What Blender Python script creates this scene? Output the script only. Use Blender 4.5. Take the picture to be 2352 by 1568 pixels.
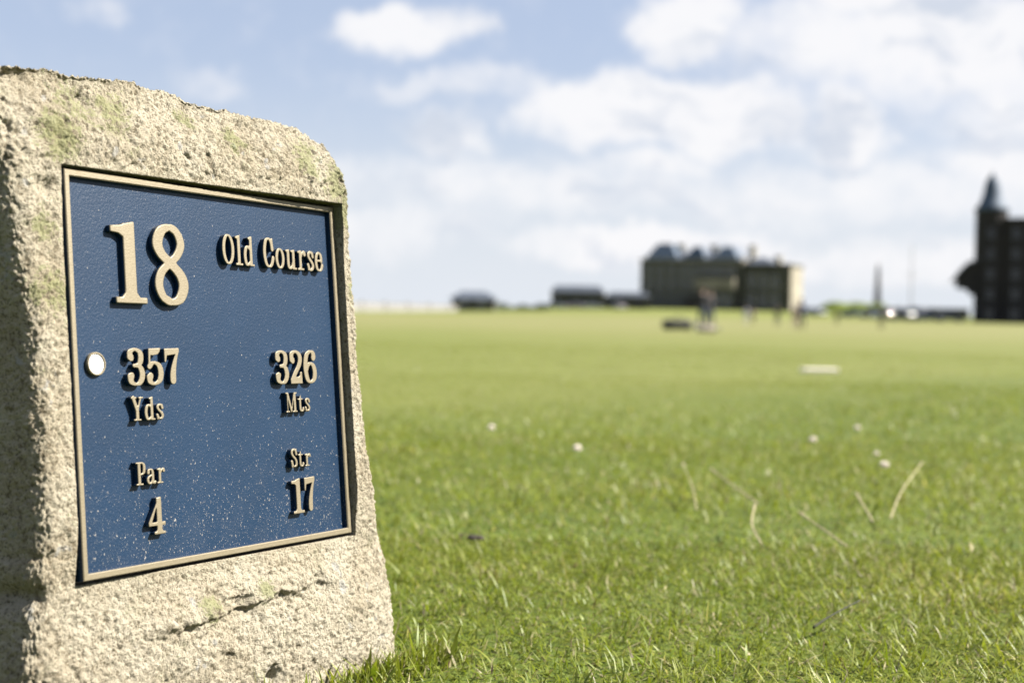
import bpy, bmesh, math, random
import numpy as np
from mathutils import Vector, Matrix
for o in list(bpy.data.objects): bpy.data.objects.remove(o)
S = bpy.context.scene
COL = S.collection
R = math.radians
# ------------------------------------------------------------------ camera
F = 3115.0                       # focal length in units of 1/2352 of the picture width
roll, pitch, EYE = R(1.2), math.atan(53 / F), 0.31
fw = Vector((0, math.cos(pitch), -math.sin(pitch))); zp = Vector((1, 0, 0)).cross(fw)
cr = Vector((1, 0, 0)) * math.cos(roll) + zp * math.sin(roll)
cu = Vector((-1, 0, 0)) * math.sin(roll) + zp * math.cos(roll)
cam_d = bpy.data.cameras.new('camera'); cam = bpy.data.objects.new('camera', cam_d); COL.objects.link(cam)
cm = Matrix((cr, cu, -fw)).transposed().to_4x4(); cm.translation = (0, 0, EYE); cam.matrix_world = cm
cam_d.sensor_width = 36; cam_d.lens = 36 * F / 2352; cam_d.clip_start = 0.02; cam_d.clip_end = 9000
cam_d.dof.use_dof = True; cam_d.dof.focus_distance = 1.08; cam_d.dof.aperture_fstop = 5.4
S.camera = cam
# ------------------------------------------------------------------ sky and sun
SUN = Vector((1.08, 0.06, 0.93)).normalized()
SUN_EL, SUN_AZ = math.asin(SUN.z), math.atan2(SUN.x, SUN.y)
S.view_settings.view_transform = 'Standard'; S.view_settings.look = 'None'
S.view_settings.gamma = 1; S.view_settings.use_curve_mapping = False
S.view_settings.exposure = 1.95
S.render.engine = 'CYCLES'; S.cycles.use_denoising = True
S.cycles.max_bounces = 6; S.cycles.caustics_reflective = False; S.cycles.caustics_refractive = False

K = 0.735                         # reflectance level that goes with the exposure
class NT:
    """small helper for node trees"""
    def __init__(s, tree): s.t = tree; s.n = tree.nodes; s.l = tree.links; s.n.clear()
    def add(s, ty, **kw):
        n = s.n.new(ty)
        for k, v in kw.items():
            if k.startswith('i_'): s.put(n.inputs[int(k[2:])], v)
            else: setattr(n, k, v)
        return n
    def put(s, sock, v):
        if hasattr(v, 'is_output'): s.l.new(v, sock)
        else: sock.default_value = v
    def math(s, op, a, b=0.0, c=0.0, clamp=False):
        n = s.n.new('ShaderNodeMath'); n.operation = op; n.use_clamp = clamp
        s.put(n.inputs[0], a); s.put(n.inputs[1], b)
        if op in ('MULTIPLY_ADD', 'SMOOTH_MAX', 'SMOOTH_MIN'): s.put(n.inputs[2], c)
        return n.outputs[0]
    def vmath(s, op, a, b=(0, 0, 0)):
        n = s.n.new('ShaderNodeVectorMath'); n.operation = op; s.put(n.inputs[0], a)
        if op not in ('LENGTH', 'NORMALIZE'): s.put(n.inputs[1], b)
        return n.outputs['Value'] if op in ('LENGTH', 'DOT_PRODUCT') else n.outputs[0]
    def ramp(s, v, a, b, lo=0.0, hi=1.0, smooth=True):
        n = s.n.new('ShaderNodeMapRange'); n.interpolation_type = 'SMOOTHSTEP' if smooth else 'LINEAR'
        for i, x in enumerate((v, a, b, lo, hi)): s.put(n.inputs[i], x)
        return n.outputs[0]
    def mix(s, f, a, b, blend='MIX'):
        n = s.n.new('ShaderNodeMix'); n.data_type = 'RGBA'; n.blend_type = blend
        s.put(n.inputs[0], f)
        for k, x in ((6, a), (7, b)):
            if isinstance(x, tuple) and len(x) == 3: x = (*x, 1)
            s.put(n.inputs[k], x)
        return n.outputs[2]
    def noise(s, vec, scale, detail=4, rough=0.55, dist=0.0, color=False):
        n = s.n.new('ShaderNodeTexNoise'); s.put(n.inputs['Vector'], vec)
        n.inputs['Scale'].default_value = scale; n.inputs['Detail'].default_value = detail
        n.inputs['Roughness'].default_value = rough; n.inputs['Distortion'].default_value = dist
        return n.outputs['Color' if color else 'Fac']

world = bpy.data.worlds.new('World'); S.world = world; world.use_nodes = True
w = NT(world.node_tree)
sky = w.add('ShaderNodeTexSky', sky_type='NISHITA', sun_disc=False, sun_elevation=SUN_EL, sun_rotation=SUN_AZ,
            altitude=0, air_density=1.0, dust_density=1.2, ozone_density=1.3)
D = w.vmath('NORMALIZE', w.add('ShaderNodeTexCoord').outputs['Generated'])
sep = w.add('ShaderNodeSeparateXYZ', i_0=D)
az = w.math('ARCTAN2', sep.outputs[0], sep.outputs[1]); el = w.math('ARCSINE', sep.outputs[2])
q0 = w.add('ShaderNodeCombineXYZ', i_0=az, i_1=el).outputs[0]
warp = w.vmath('SUBTRACT', w.noise(q0, 13, 6, 0.62, color=True), (0.5, 0.5, 0.5))
q = w.vmath('ADD', q0, w.vmath('MULTIPLY', warp, (0.115, 0.065, 0)))
# cumulus banks: azimuth, elevation, half width, half height (radians), strength
BANKS = [(-0.300, 0.208, 0.026, 0.016, .42), (-0.086, 0.208, 0.060, 0.020, .95), (-0.045, 0.215, 0.030, 0.020, .8),
         (0.125, 0.216, 0.050, 0.030, 1.0), (0.30, 0.20, 0.19, 0.055, .9), (0.44, 0.17, 0.19, 0.085, .85), (0.25, 0.235, 0.06, 0.02, .9),
         (0.060, 0.155, 0.075, 0.030, 1.05), (0.155, 0.148, 0.065, 0.036, 1.1), (0.100, 0.165, 0.05, 0.024, 1.0),
         (-0.055, 0.132, 0.045, 0.026, .72), (-0.04, 0.168, 0.12, 0.016, .5), (0.235, 0.135, 0.045, 0.040, .9),
         (-0.215, 0.165, 0.035, 0.020, .45), (0.02, 0.095, 0.20, 0.030, .62), (0.25, 0.09, 0.22, 0.032, .6),
         (0.105, 0.055, 0.13, 0.017, .9), (0.16, 0.046, 0.11, 0.014, .85), (-0.16, 0.10, 0.06, 0.02, .5),
         (-0.10, 0.065, 0.12, 0.022, .55), (0.30, 0.045, 0.14, 0.02, .6), (-0.22, 0.05, 0.2, 0.022, .5),
         (0.10, 0.115, 0.07, 0.016, .7), (0.36, 0.115, 0.09, 0.03, .75)]
field = 0.0
for a, e, ra, re, st in BANKS:
    v = w.vmath('MULTIPLY', w.vmath('SUBTRACT', q, (a, e, 0)), (1 / ra, 1 / re, 0))
    g = w.ramp(w.vmath('LENGTH', v), 1.35, 0.25, 0, st)
    field = g if isinstance(field, float) else w.math('SMOOTH_MAX', field, g, 0.15)
zz = w.math('ADD', w.math('MAXIMUM', sep.outputs[2], 0.0), 0.07)
pl = w.vmath('DIVIDE', D, w.add('ShaderNodeCombineXYZ', i_0=zz, i_1=zz, i_2=zz).outputs[0])
fb = w.noise(w.vmath('MULTIPLY', pl, (1, 1, 0.0)), 0.85, 7, 0.6)
fine = w.noise(q0, 34, 6, 0.62)
generic = w.ramp(fb, 0.50, 0.72, 0, 0.70)
cov = w.math('MAXIMUM', field, w.math('MULTIPLY', generic, w.ramp(el, 0.06, 0.40, 0.25, 1.0)))
cov = w.math('ADD', cov, w.math('MULTIPLY', w.math('SUBTRACT', fine, 0.5), 0.75))
mask = w.ramp(cov, 0.06, 0.88)
shade_n = w.noise(w.vmath('MULTIPLY', w.vmath('ADD', q, (0.3, 0.012, 0)), (0.75, 1.7, 1)), 14, 5, 0.58)
dens = w.ramp(cov, 0.55, 1.1)
belly = w.ramp(w.math('SUBTRACT', shade_n, w.math('MULTIPLY', dens, 0.06)), 0.30, 0.50)
cloud_c = w.mix(belly, (4.75, 5.1, 5.75), (6.85, 6.8, 6.9))
hz = w.ramp(el, 0.20, -0.01, 0, 0.92)
lit = w.mix(hz, w.mix(0.55, w.mix(1.0, sky.outputs[0], (1.1, 1.0, 1.0, 1), 'MULTIPLY'), (4.1, 4.75, 6.1)), (5.6, 5.95, 6.4))
mix = w.mix(w.math('MULTIPLY', mask, 0.93), lit, cloud_c)
bg = w.add('ShaderNodeBackground', i_0=w.mix(1.0, mix, (.74, .74, .74, 1), 'MULTIPLY'), i_1=0.05)
w.l.new(bg.outputs[0], w.add('ShaderNodeOutputWorld').inputs[0])

sl = bpy.data.lights.new('sun', 'SUN'); sl.energy = 5.0; sl.angle = R(0.53); sl.color = (1.0, 0.95, 0.86)
sun = bpy.data.objects.new('sun', sl); COL.objects.link(sun)
sun.rotation_euler = SUN.to_track_quat('Z', 'Y').to_euler(); sun.location = (30, 0, 30)

# ------------------------------------------------------------------ helpers
rng = np.random.default_rng(18)
random.seed(18)
def ss(a, b, x): t = np.clip((x - a) / (b - a), 0, 1); return t * t * (3 - 2 * t)
def _hash(ix, iy, iz, seed):
    h = (ix.astype(np.int64) * 374761393 + iy.astype(np.int64) * 668265263 + iz.astype(np.int64) * 2147483647 + seed * 1274126177) & 0xffffffff
    h = ((h ^ (h >> 13)) * 1274126177) & 0xffffffff
    h = ((h ^ (h >> 16)) * 2246822519) & 0xffffffff
    return ((h ^ (h >> 15)) & 0xffff) / 65535.0
def vnoise(p, scale, seed=0):
    """value noise in [-1,1] for an (n,3) array"""
    p = p * scale + 1000.0; i = np.floor(p).astype(np.int64); f = p - i; f = f * f * f * (f * (f * 6 - 15) + 10)
    out = 0
    for dx in (0, 1):
        for dy in (0, 1):
            for dz in (0, 1):
                wgt = (f[:, 0] if dx else 1 - f[:, 0]) * (f[:, 1] if dy else 1 - f[:, 1]) * (f[:, 2] if dz else 1 - f[:, 2])
                out = out + wgt * _hash(i[:, 0] + dx, i[:, 1] + dy, i[:, 2] + dz, seed)
    return out * 2 - 1
ROT = [np.array(Matrix.Rotation(a, 3, Vector(ax))) for a, ax in ((.9, (1, .4, .2)), (2.1, (.3, 1, .5)), (1.3, (.2, -.6, 1)))]
def fbm(p, scale, octv=4, seed=0, gain=0.5):
    s = 0; a = 1; n = 0
    for k in range(octv):
        s = s + a * vnoise(p @ ROT[k % 3], scale * 2.03 ** k, seed + k); n += a; a *= gain
    return s / n
def billow(p, scale, octv=3, seed=0, gain=0.55):
    s = 0; a = 1; n = 0
    for k in range(octv):
        s = s + a * (np.minimum(np.abs(vnoise(p @ ROT[k % 3], scale * 1.9 ** k, seed + k)) * 2.2, 1.15) - .62); n += a; a *= gain
    return s / n
def at(px, py, d):
    """the point of the place that lies d metres ahead at this spot of the photograph (2352 wide)"""
    v = cr * ((px - 1176) / F) + cu * (-(py - 784) / F) + fw
    return Vector((0, 0, EYE)) + v * (d / v.y)
def hgt(x, y):
    x = np.asarray(x, float); y = np.asarray(y, float)
    s = np.clip((y - 90) / 240, 0, 1) ** 1.3
    H = 2.1 + 1.35 * ss(-34, 26, x * 330 / np.maximum(y, 60)) - 0.5 * ss(70, 130, x * 330 / np.maximum(y, 60))
    p = np.stack([x.ravel(), y.ravel(), np.zeros(x.size)], 1)
    near = fbm(p, 1.3, 3, 5).reshape(x.shape) * 0.016 * ss(0.3, 2.2, np.hypot(x + .1, y - 1.2))
    far = fbm(p, 0.03, 2, 9).reshape(x.shape) * 0.10 * ss(14, 60, y)
    return s * H + near + far
def ground_z(x, y): return float(hgt(np.array([x]), np.array([y]))[0])

def mesh(name, verts, faces, mats=None, parent=None, smooth=False, loc=None):
    me = bpy.data.meshes.new(name); me.from_pydata([tuple(v) for v in verts], [], faces)
    if smooth: me.polygons.foreach_set('use_smooth', [True] * len(me.polygons))
    return obj(name, me, mats, parent, loc)
def obj(name, me, mats=None, parent=None, loc=None):
    o = bpy.data.objects.new(name, me); COL.objects.link(o)
    if mats is not None:
        for m in (mats if isinstance(mats, (list, tuple)) else [mats]): me.materials.append(m)
    if parent is not None: o.parent = parent
    if loc is not None: o.location = loc
    return o
def fast_mesh(name, V, loops, starts, totals):
    me = bpy.data.meshes.new(name)
    me.vertices.add(len(V)); me.vertices.foreach_set('co', np.ascontiguousarray(V, np.float32).ravel())
    me.loops.add(len(loops)); me.loops.foreach_set('vertex_index', np.ascontiguousarray(loops, np.int32))
    me.polygons.add(len(starts)); me.polygons.foreach_set('loop_start', np.ascontiguousarray(starts, np.int32))
    me.update(calc_edges=True); return me
def empty(name, loc=(0, 0, 0), rz=0.0):
    o = bpy.data.objects.new(name, None); COL.objects.link(o); o.location = loc; o.rotation_euler = (0, 0, rz); o.empty_display_size = 0.1
    return o
def tag(o, label=None, cat=None, group=None, kind=None):
    for k, v in (('label', label), ('category', cat), ('group', group), ('kind', kind)):
        if v: o[k] = v
    return o
class MB:
    def __init__(s): s.v = []; s.f = []
    def box(s, x0, y0, z0, x1, y1, z1, top=None):
        b = len(s.v); t = top or (0, 0)
        s.v += [(x0, y0, z0), (x1, y0, z0), (x1, y1, z0), (x0, y1, z0), (x0 + t[0], y0 + t[1], z1), (x1 - t[0], y0 + t[1], z1), (x1 - t[0], y1 - t[1], z1), (x0 + t[0], y1 - t[1], z1)]
        s.f += [tuple(b + i for i in q) for q in ((3, 2, 1, 0), (4, 5, 6, 7), (0, 1, 5, 4), (1, 2, 6, 5), (2, 3, 7, 6), (3, 0, 4, 7))]
        return s
    def prism(s, prof, axis, a, b):
        """profile of (p,q) pairs pushed along x, y or z from a to b"""
        n = len(prof); k = len(s.v)
        for t in (a, b):
            for p, q in prof: s.v.append({'x': (t, p, q), 'y': (p, t, q), 'z': (p, q, t)}[axis])
        s.f.append(tuple(k + i for i in range(n))[::-1]); s.f.append(tuple(k + n + i for i in range(n)))
        for i in range(n): j = (i + 1) % n; s.f.append((k + i, k + j, k + n + j, k + n + i))
        return s
    def tube(s, pts, rad, n=8, cap=True):
        k0 = len(s.v); pts = [Vector(p) for p in pts]
        for i, p in enumerate(pts):
            d = (pts[min(i + 1, len(pts) - 1)] - pts[max(i - 1, 0)]).normalized()
            u = d.orthogonal().normalized() if abs(d.z) < .99 else Vector((1, 0, 0)); v = d.cross(u)
            r = rad[i] if isinstance(rad, (list, tuple)) else rad
            for k in range(n): a = 2 * math.pi * k / n; s.v.append(tuple(p + (u * math.cos(a) + v * math.sin(a)) * r))
        for i in range(len(pts) - 1):
            for k in range(n): a = k0 + i * n + k; b = k0 + i * n + (k + 1) % n; s.f.append((a, b, b + n, a + n))
        if cap: s.f.append(tuple(k0 + k for k in range(n))[::-1]); s.f.append(tuple(k0 + (len(pts) - 1) * n + k for k in range(n)))
        return s
    def lathe(s, prof, n=16, c=(0, 0, 0)):
        return s.tube([(c[0], c[1], c[2] + z) for r, z in prof], [max(r, 1e-4) for r, z in prof], n)
    def build(s, name, mats, parent=None, smooth=False, bevel=0.0, loc=None):
        o = mesh(name, s.v, s.f, mats, parent, smooth, loc)
        bm = bmesh.new(); bm.from_mesh(o.data); bmesh.ops.recalc_face_normals(bm, faces=bm.faces)
        if bevel: bmesh.ops.bevel(bm, geom=bm.edges, offset=bevel, segments=2, affect='EDGES', profile=0.6)
        bm.to_mesh(o.data); bm.free()
        if smooth: o.data.polygons.foreach_set('use_smooth', [True] * len(o.data.polygons))
        return o

def pmat(name, col, rough=0.7, metal=0.0, var=0.15, scale=6.0, bump=0.0, bscale=40.0, spec=0.5, coat=0.0):
    m = bpy.data.materials.new(name); m.use_nodes = True; t = NT(m.node_tree)
    if max(col) < .7: col = tuple(x * K for x in col)
    P = t.add('ShaderNodeTexCoord').outputs['Object']
    n = t.noise(P, scale, 5, 0.6)
    c = t.mix(t.ramp(n, 0.3, 0.7), tuple(x * (1 - var) for x in col), tuple(min(x * (1 + var), 1) for x in col))
    b = t.add('ShaderNodeBsdfPrincipled'); t.put(b.inputs['Base Color'], c)
    b.inputs['Roughness'].default_value = rough; b.inputs['Metallic'].default_value = metal
    b.inputs['Specular IOR Level'].default_value = spec; b.inputs['Coat Weight'].default_value = coat
    if bump:
        bn = t.add('ShaderNodeBump'); bn.inputs['Distance'].default_value = bump; t.put(bn.inputs['Height'], t.noise(P, bscale, 4, 0.6))
        t.l.new(bn.outputs[0], b.inputs['Normal'])
    t.l.new(b.outputs[0], t.add('ShaderNodeOutputMaterial').inputs[0])
    return m

# ------------------------------------------------------------------ ground
LINE = lambda x, y: (y - 3.75 - 1.20 * x) / 1.56          # edge between the tee's longer turf and the mown fairway
def ground_material():
    m = bpy.data.materials.new('turf'); m.use_nodes = True; t = NT(m.node_tree)
    P = t.add('ShaderNodeNewGeometry').outputs['Position']
    sp = t.add('ShaderNodeSeparateXYZ', i_0=P)
    ln = t.math('MULTIPLY', t.math('SUBTRACT', sp.outputs[1], t.math('MULTIPLY_ADD', sp.outputs[0], 1.20, 3.75)), 0.64)
    n1 = t.noise(P, 0.35, 5, 0.6); n2 = t.noise(P, 9, 5, 0.65); n3 = t.noise(t.vmath('MULTIPLY', P, (1, 0.22, 1)), 0.09, 4, 0.55); n4 = t.noise(P, 70, 3, 0.7)
    edge = t.ramp(t.math('ADD', ln, t.math('MULTIPLY', t.math('SUBTRACT', n1, 0.5), 3.0)), -0.6, 1.6)
    near = t.mix(t.ramp(n2, 0.3, 0.7), (0.055, 0.084, 0.012), (0.100, 0.132, 0.022))
    near = t.mix(t.ramp(n4, 0.56, 0.72), near, (0.13, 0.10, 0.055))
    fair = t.mix(t.ramp(n3, 0.32, 0.68), (0.134, 0.152, 0.036), (0.170, 0.170, 0.058))
    fair = t.mix(t.ramp(n2, 0.35, 0.75, 0, 0.45), fair, (0.112, 0.138, 0.028))
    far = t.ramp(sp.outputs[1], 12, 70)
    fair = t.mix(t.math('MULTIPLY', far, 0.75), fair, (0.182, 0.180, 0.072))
    bank = t.ramp(sp.outputs[1], 150, 215, 0, 0.75)
    fair = t.mix(bank, fair, (0.135, 0.160, 0.028))
    b = t.add('ShaderNodeBsdfPrincipled'); t.put(b.inputs['Base Color'], t.mix(1.0, t.mix(edge, near, fair), (K, K, K), 'MULTIPLY'))
    b.inputs['Roughness'].default_value = 0.9; b.inputs['Specular IOR Level'].default_value = 0.15
    bn = t.add('ShaderNodeBump'); bn.inputs['Distance'].default_value = 0.02; bn.inputs['Strength'].default_value = 0.6; t.put(bn.inputs['Height'], t.noise(P, 26, 5, 0.7))
    t.l.new(bn.outputs[0], b.inputs['Normal'])
    t.l.new(b.outputs[0], t.add('ShaderNodeOutputMaterial').inputs[0])
    return m
def make_ground():
    ys = np.r_[np.linspace(-6, 0, 18)[:-1], np.linspace(0, 8, 90)[:-1], 8 * (4500 / 8) ** np.linspace(0, 1, 120)]
    a = np.r_[np.linspace(0, 5, 50)[:-1], 5 * (3500 / 5) ** np.linspace(0, 1, 75)]
    xs = np.r_[-a[::-1][:-1], a]
    X, Y = np.meshgrid(xs, ys); Z = hgt(X, Y)
    ys_n, xs_n = X.shape; V = np.stack([X.ravel(), Y.ravel(), Z.ravel()], 1)
    i = np.arange(ys_n * xs_n).reshape(ys_n, xs_n)
    Q = np.stack([i[:-1, :-1], i[:-1, 1:], i[1:, 1:], i[1:, :-1]], -1).reshape(-1, 4)
    me = fast_mesh('ground', V, Q.ravel(), np.arange(len(Q)) * 4, 4)
    me.polygons.foreach_set('use_smooth', np.ones(len(Q), bool))
    o = obj('ground', me, ground_material()); tag(o, 'wide golf fairway of dry mown turf reaching the town', kind='structure')
make_ground()

# ------------------------------------------------------------------ the marker stone
u_ = Vector((0.51570647, 0.85669603, -0.01089681)); v_ = Vector((-0.08419869, 0.06333397, 0.99443421)); n_ = Vector((0.85261798, -0.51191866, 0.10479442))
PC = Vector((-0.22703751, 1.07191212, 0.26360755))      # centre of the plaque's face
marker = empty('marker_stone')
mm = Matrix((u_, -n_, v_)).transposed().to_4x4(); mm.translation = PC + v_ * -0.262 - n_ * 0.09
marker.matrix_world = mm
tag(marker, 'rough pale sandstone tee marker with blue plaque standing in the grass', 'stone marker')
OFF = Vector((0, -0.09, 0.262))                          # plaque coordinates -> coordinates of the marker
PW, PH, RIM = 0.150, 0.144, 0.0047
def stone_material():
    m = bpy.data.materials.new('weathered_sandstone'); m.use_nodes = True; t = NT(m.node_tree)
    P = t.add('ShaderNodeTexCoord').outputs['Object']
    n1 = t.noise(P, 14, 5, 0.6); n2 = t.noise(P, 210, 5, 0.72); n3 = t.noise(P, 520, 3, 0.6); n4 = t.noise(P, 38, 5, 0.65)
    c = t.mix(t.ramp(n1, 0.3, 0.7), (0.330, 0.284, 0.200), (0.430, 0.388, 0.298))
    c = t.mix(t.ramp(n2, 0.48, 0.70, 0, 0.55), c, (0.52, 0.475, 0.375))
    c = t.mix(t.ramp(n2, 0.48, 0.36, 0, 0.85), c, (0.135, 0.108, 0.068))
    c = t.mix(t.ramp(n3, 0.43, 0.34, 0, 0.85), c, (0.10, 0.085, 0.06))
    c = t.mix(t.ramp(t.noise(P, 60, 2, .5), 0.66, 0.72, 0, 0.5), c, (0.33, 0.34, 0.34))
    # moss patches: centre in marker coordinates, radius
    moss = None
    for x, z, r in ((-.130, .195, .030), (-.150, .170, .030), (-.095, .195, .026), (.115, .185, .030), (.150, .165, .030), (.158, .135, .024), (.03, .19, .018),
                    (-.165, .06, .025), (-.168, .10, .02), (-.03, -.182, .018), (.03, -.176, .014), (.168, .07, .02), (-.02, .20, .014)):
        v = t.vmath('MULTIPLY', t.vmath('SUBTRACT', P, (x, -.09, z + .262)), (1, 0.4, 1))
        g = t.ramp(t.vmath('LENGTH', v), r * 1.15, r * 0.2)
        moss = g if moss is None else t.math('MAXIMUM', moss, g)
    mk = t.ramp(t.math('ADD', t.math('MULTIPLY', moss, 0.34), t.math('ADD', t.math('MULTIPLY', n4, .6), t.math('MULTIPLY', n2, 1.5))), 1.24, 1.38, 0, 0.55)
    c = t.mix(mk, c, (0.160, 0.185, 0.048))
    algae = t.ramp(n4, 0.56, 0.74, 0, 0.30)
    c = t.mix(algae, c, (0.16, 0.16, 0.08))
    b = t.add('ShaderNodeBsdfPrincipled'); t.put(b.inputs['Base Color'], t.mix(1.0, c, (K * 1.04, K * 1.04, K * 1.05), 'MULTIPLY'))
    b.inputs['Roughness'].default_value = 0.92; b.inputs['Specular IOR Level'].default_value = 0.2
    hn = t.math('ADD', t.noise(P, 520, 4, 0.7), t.math('MULTIPLY', n2, 0.9))
    bn = t.add('ShaderNodeBump'); bn.inputs['Distance'].default_value = 0.0030; bn.inputs['Strength'].default_value = 1.0; t.put(bn.inputs['Height'], hn)
    t.l.new(bn.outputs[0], b.inputs['Normal'])
    t.l.new(b.outputs[0], t.add('ShaderNodeOutputMaterial').inputs[0])
    return m
def make_stone():
    x0, x1, y0, y1, z0, z1, r = -.19, .185, 0.0, .19, -.36, .212, .015
    EX, EZ, dl = PW + .0027, PH + .0027, .00015             # edge of the recess cut for the plaque
    def axis(lo, hi, e, st): 
        seg = lambda a, b: np.linspace(a, b, max(2, int(round((b - a) / st)) + 1))
        return np.r_[seg(lo, -e - dl), seg(-e + dl, e - dl), seg(e + dl, hi)]
    xs, zs = axis(x0, x1, EX, .00102), axis(z0, z1, EZ, .00103)
    ys = y0 + (y1 - y0) * np.linspace(0, 1, 85) ** 1.5
    faces = []; allv = []; base = 0
    def grid(A, B, fn, flip):
        nonlocal base
        a, b = np.meshgrid(A, B, indexing='ij'); V = np.stack(fn(a, b), -1).reshape(-1, 3)
        i = np.arange(len(V)).reshape(a.shape) + base
        Q = np.stack([i[:-1, :-1], i[1:, :-1], i[1:, 1:], i[:-1, 1:]], -1).reshape(-1, 4)
        faces.append(Q[:, ::-1] if flip else Q); allv.append(V); base += len(V)
    c = lambda k, a: np.full_like(a, k)
    grid(xs, zs, lambda a, b: (a, c(y0, a), b), False); grid(xs, zs, lambda a, b: (a, c(y1, a), b), True)
    grid(ys, zs, lambda a, b: (c(x0, a), a, b), True); grid(ys, zs, lambda a, b: (c(x1, a), a, b), False)
    grid(xs, ys, lambda a, b: (a, b, c(z1, a)), False); grid(xs, ys, lambda a, b: (a, b, c(z0, a)), True)
    V = np.concatenate(allv); Q = np.concatenate(faces)
    key = np.round(V * 1e6).astype(np.int64)
    _, first, inv = np.unique(key, axis=0, return_index=True, return_inverse=True); inv = inv.ravel()
    V = V[first]; Q = inv[Q]
    inner = np.clip(V, [x0 + r, y0 + r, z0 + r], [x1 - r, y1 - r, z1 - r]); N = V - inner; L = np.linalg.norm(N, axis=1, keepdims=True); N = N / L
    V = inner + N * r
    wf = np.clip(-N[:, 1], 0, 1)
    # outline
    vv = V[:, 2].copy()
    uR = np.interp(vv, [-.36, -.25, -.19, -.15, -.10, -.05, 0, .05, .11, .15, .176, .21], [.216, .211, .207, .198, .184, .176, .1705, .171, .165, .164, .160, .154])
    uL = np.interp(vv, [-.36, -.2, -.157, -.114, -.07, 0, .047, .11, .2], [.197, .193, .189, .183, .182, .183, .186, .196, .203])
    X = V[:, 0]                                              # beyond the recess the outline tapers
    X = np.where(X > EX, EX + (X - EX) * (uR - EX) / (x1 - EX), X); X = np.where(X < -EX, -EX + (X + EX) * (uL - EX) / (-x0 - EX), X)
    V[:, 0] = X; u = X.copy()
    vt = np.interp(u, [-.21, -.13, -.07, -.02, .03, .083, .128, .15, .17], [.210, .217, .219, .217, .216, .215, .210, .204, .196])
    V[:, 2] += (vt - .212) * ss(.152, .212, vv)
    u, v = V[:, 0], V[:, 2]
    n0 = -.0005 + .0070 * ss(-.16, .17, u) + .0022 * ss(.08, .17, v) - .006 * ss(-.10, -.155, v) + .011 * ss(-.155, -.215, v) * ss(-.2, -.02, u) * (1 - .6 * ss(.13, .2, u)) - .010 * ss(-.22, -.36, v)
    n0 = n0 - .022 * ss(.155, .222, v) ** 1.5 - .010 * ss(.10, .2, v) * ss(-.14, -.20, u)
    big = fbm(V, 11, 3, 1); mid = fbm(V, 45, 3, 11); fin = fbm(V, 150, 3, 21); ridg = 1 - np.abs(fbm(V, 75, 3, 31)) * 2.2
    strat = fbm(V * np.array([1, 1, 2.4]), 26, 3, 61)
    pit = np.clip(fbm(V, 105, 2, 41) - .22, 0, 1); pit2 = np.clip(vnoise(V, 60, 71) - .62, 0, 1)
    chis = ss(.10, .17, v) + .6 * ss(-.15, -.19, v)          # the quarry-faced top band is coarser
    fin2 = fbm(V, 290, 2, 91, .6); fa = fbm(V * np.array([1.2, 1, .75]), 170, 3, 96, .65)
    gr = billow(V * np.array([1.1, 1, .85]), 210, 3, 140, .7); gc = billow(V * np.array([1.15, 1, .8]), 70, 3, 150, .6)
    calm = ss(0, .006, np.maximum(np.abs(u) - PW - .0035, np.abs(v) - PH - .0035)); calm = .25 + .75 * calm    # tooled margin round the recess
    lft = ss(-.14, -.17, u)
    g2 = billow(V, 330, 2, 160, .7)
    Dn = .0020 * big + ((.0005 + .0013 * chis + .0006 * lft) * mid + (.0006 + .0020 * chis + .0006 * lft) * gc + (.0012 + .0012 * chis) * gr + .0011 * g2 + .0012 * fin2 + .0008 * strat - .006 * np.clip(fbm(V, 120, 2, 41) - .40, 0, 1) * chis) * calm
    # horizontal fissure and hollows under the plaque, a chipped notch at the right edge, a hollow in the top corner
    zone = np.exp(-(((u - .015) / .085) ** 2 + ((v + .186 - .05 * u) / .022) ** 2))
    Dn = Dn - zone * (.013 * np.clip(fbm(V * np.array([.7, 1, 1.5]), 48, 3, 78, .6) - .08, 0, 1) + .004 * np.clip(gc, 0, 1))
    led = v + .184 - .07 * u + .014 * fbm(V, 24, 3, 181)
    Dn = Dn + .0055 * ss(-.0025, .0035, led) * ss(.034, .004, led) * ss(-.13, -.05, u) * ss(.16, .07, u)
    chip = np.clip(fbm(V, 22, 2, 171) - .34, 0, 1) * (ss(.12, .17, v) + ss(.150, .165, u) + .5 * ss(-.15, -.17, u)); Dn = Dn - .011 * chip
    for cx, cz, rr, dd in ((-.120, .2, .008, .010), (.095, -.178, .008, .007), (-.02, -.225, .010, .006), (.03, -.245, .007, .010), (-.165, .13, .007, .006), (-.09, .175, .008, .005), (.176, .0, .006, .010), (-.186, -.15, .008, .010), (.0, -.2, .02, .004)):
        Dn = Dn - dd * np.exp(-(((u - cx) ** 2 + (v - cz) ** 2) / rr ** 2))
    seam = np.exp(-((v + .125 + .1 * (u + .17)) / .003) ** 2) * ss(-.15, -.165, u); Dn = Dn - .0022 * seam
    V0 = V.copy(); V[:, 1] -= n0 * wf
    V += N * Dn[:, None]
    rec = (wf > .99) & (np.abs(V0[:, 0]) < EX) & (np.abs(V0[:, 2]) < EZ)
    V[rec] = np.stack([V0[rec, 0], np.full(rec.sum(), .0135), V0[rec, 2]], 1)
    V += np.array(OFF)
    me = fast_mesh('stone', V, Q.ravel(), np.arange(len(Q)) * 4, 4)
    nr = rec[Q].sum(1); me.polygons.foreach_set('use_smooth', (nr == 0) | (nr == 4))
    return obj('stone', me, stone_material(), marker)
make_stone()

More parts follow.
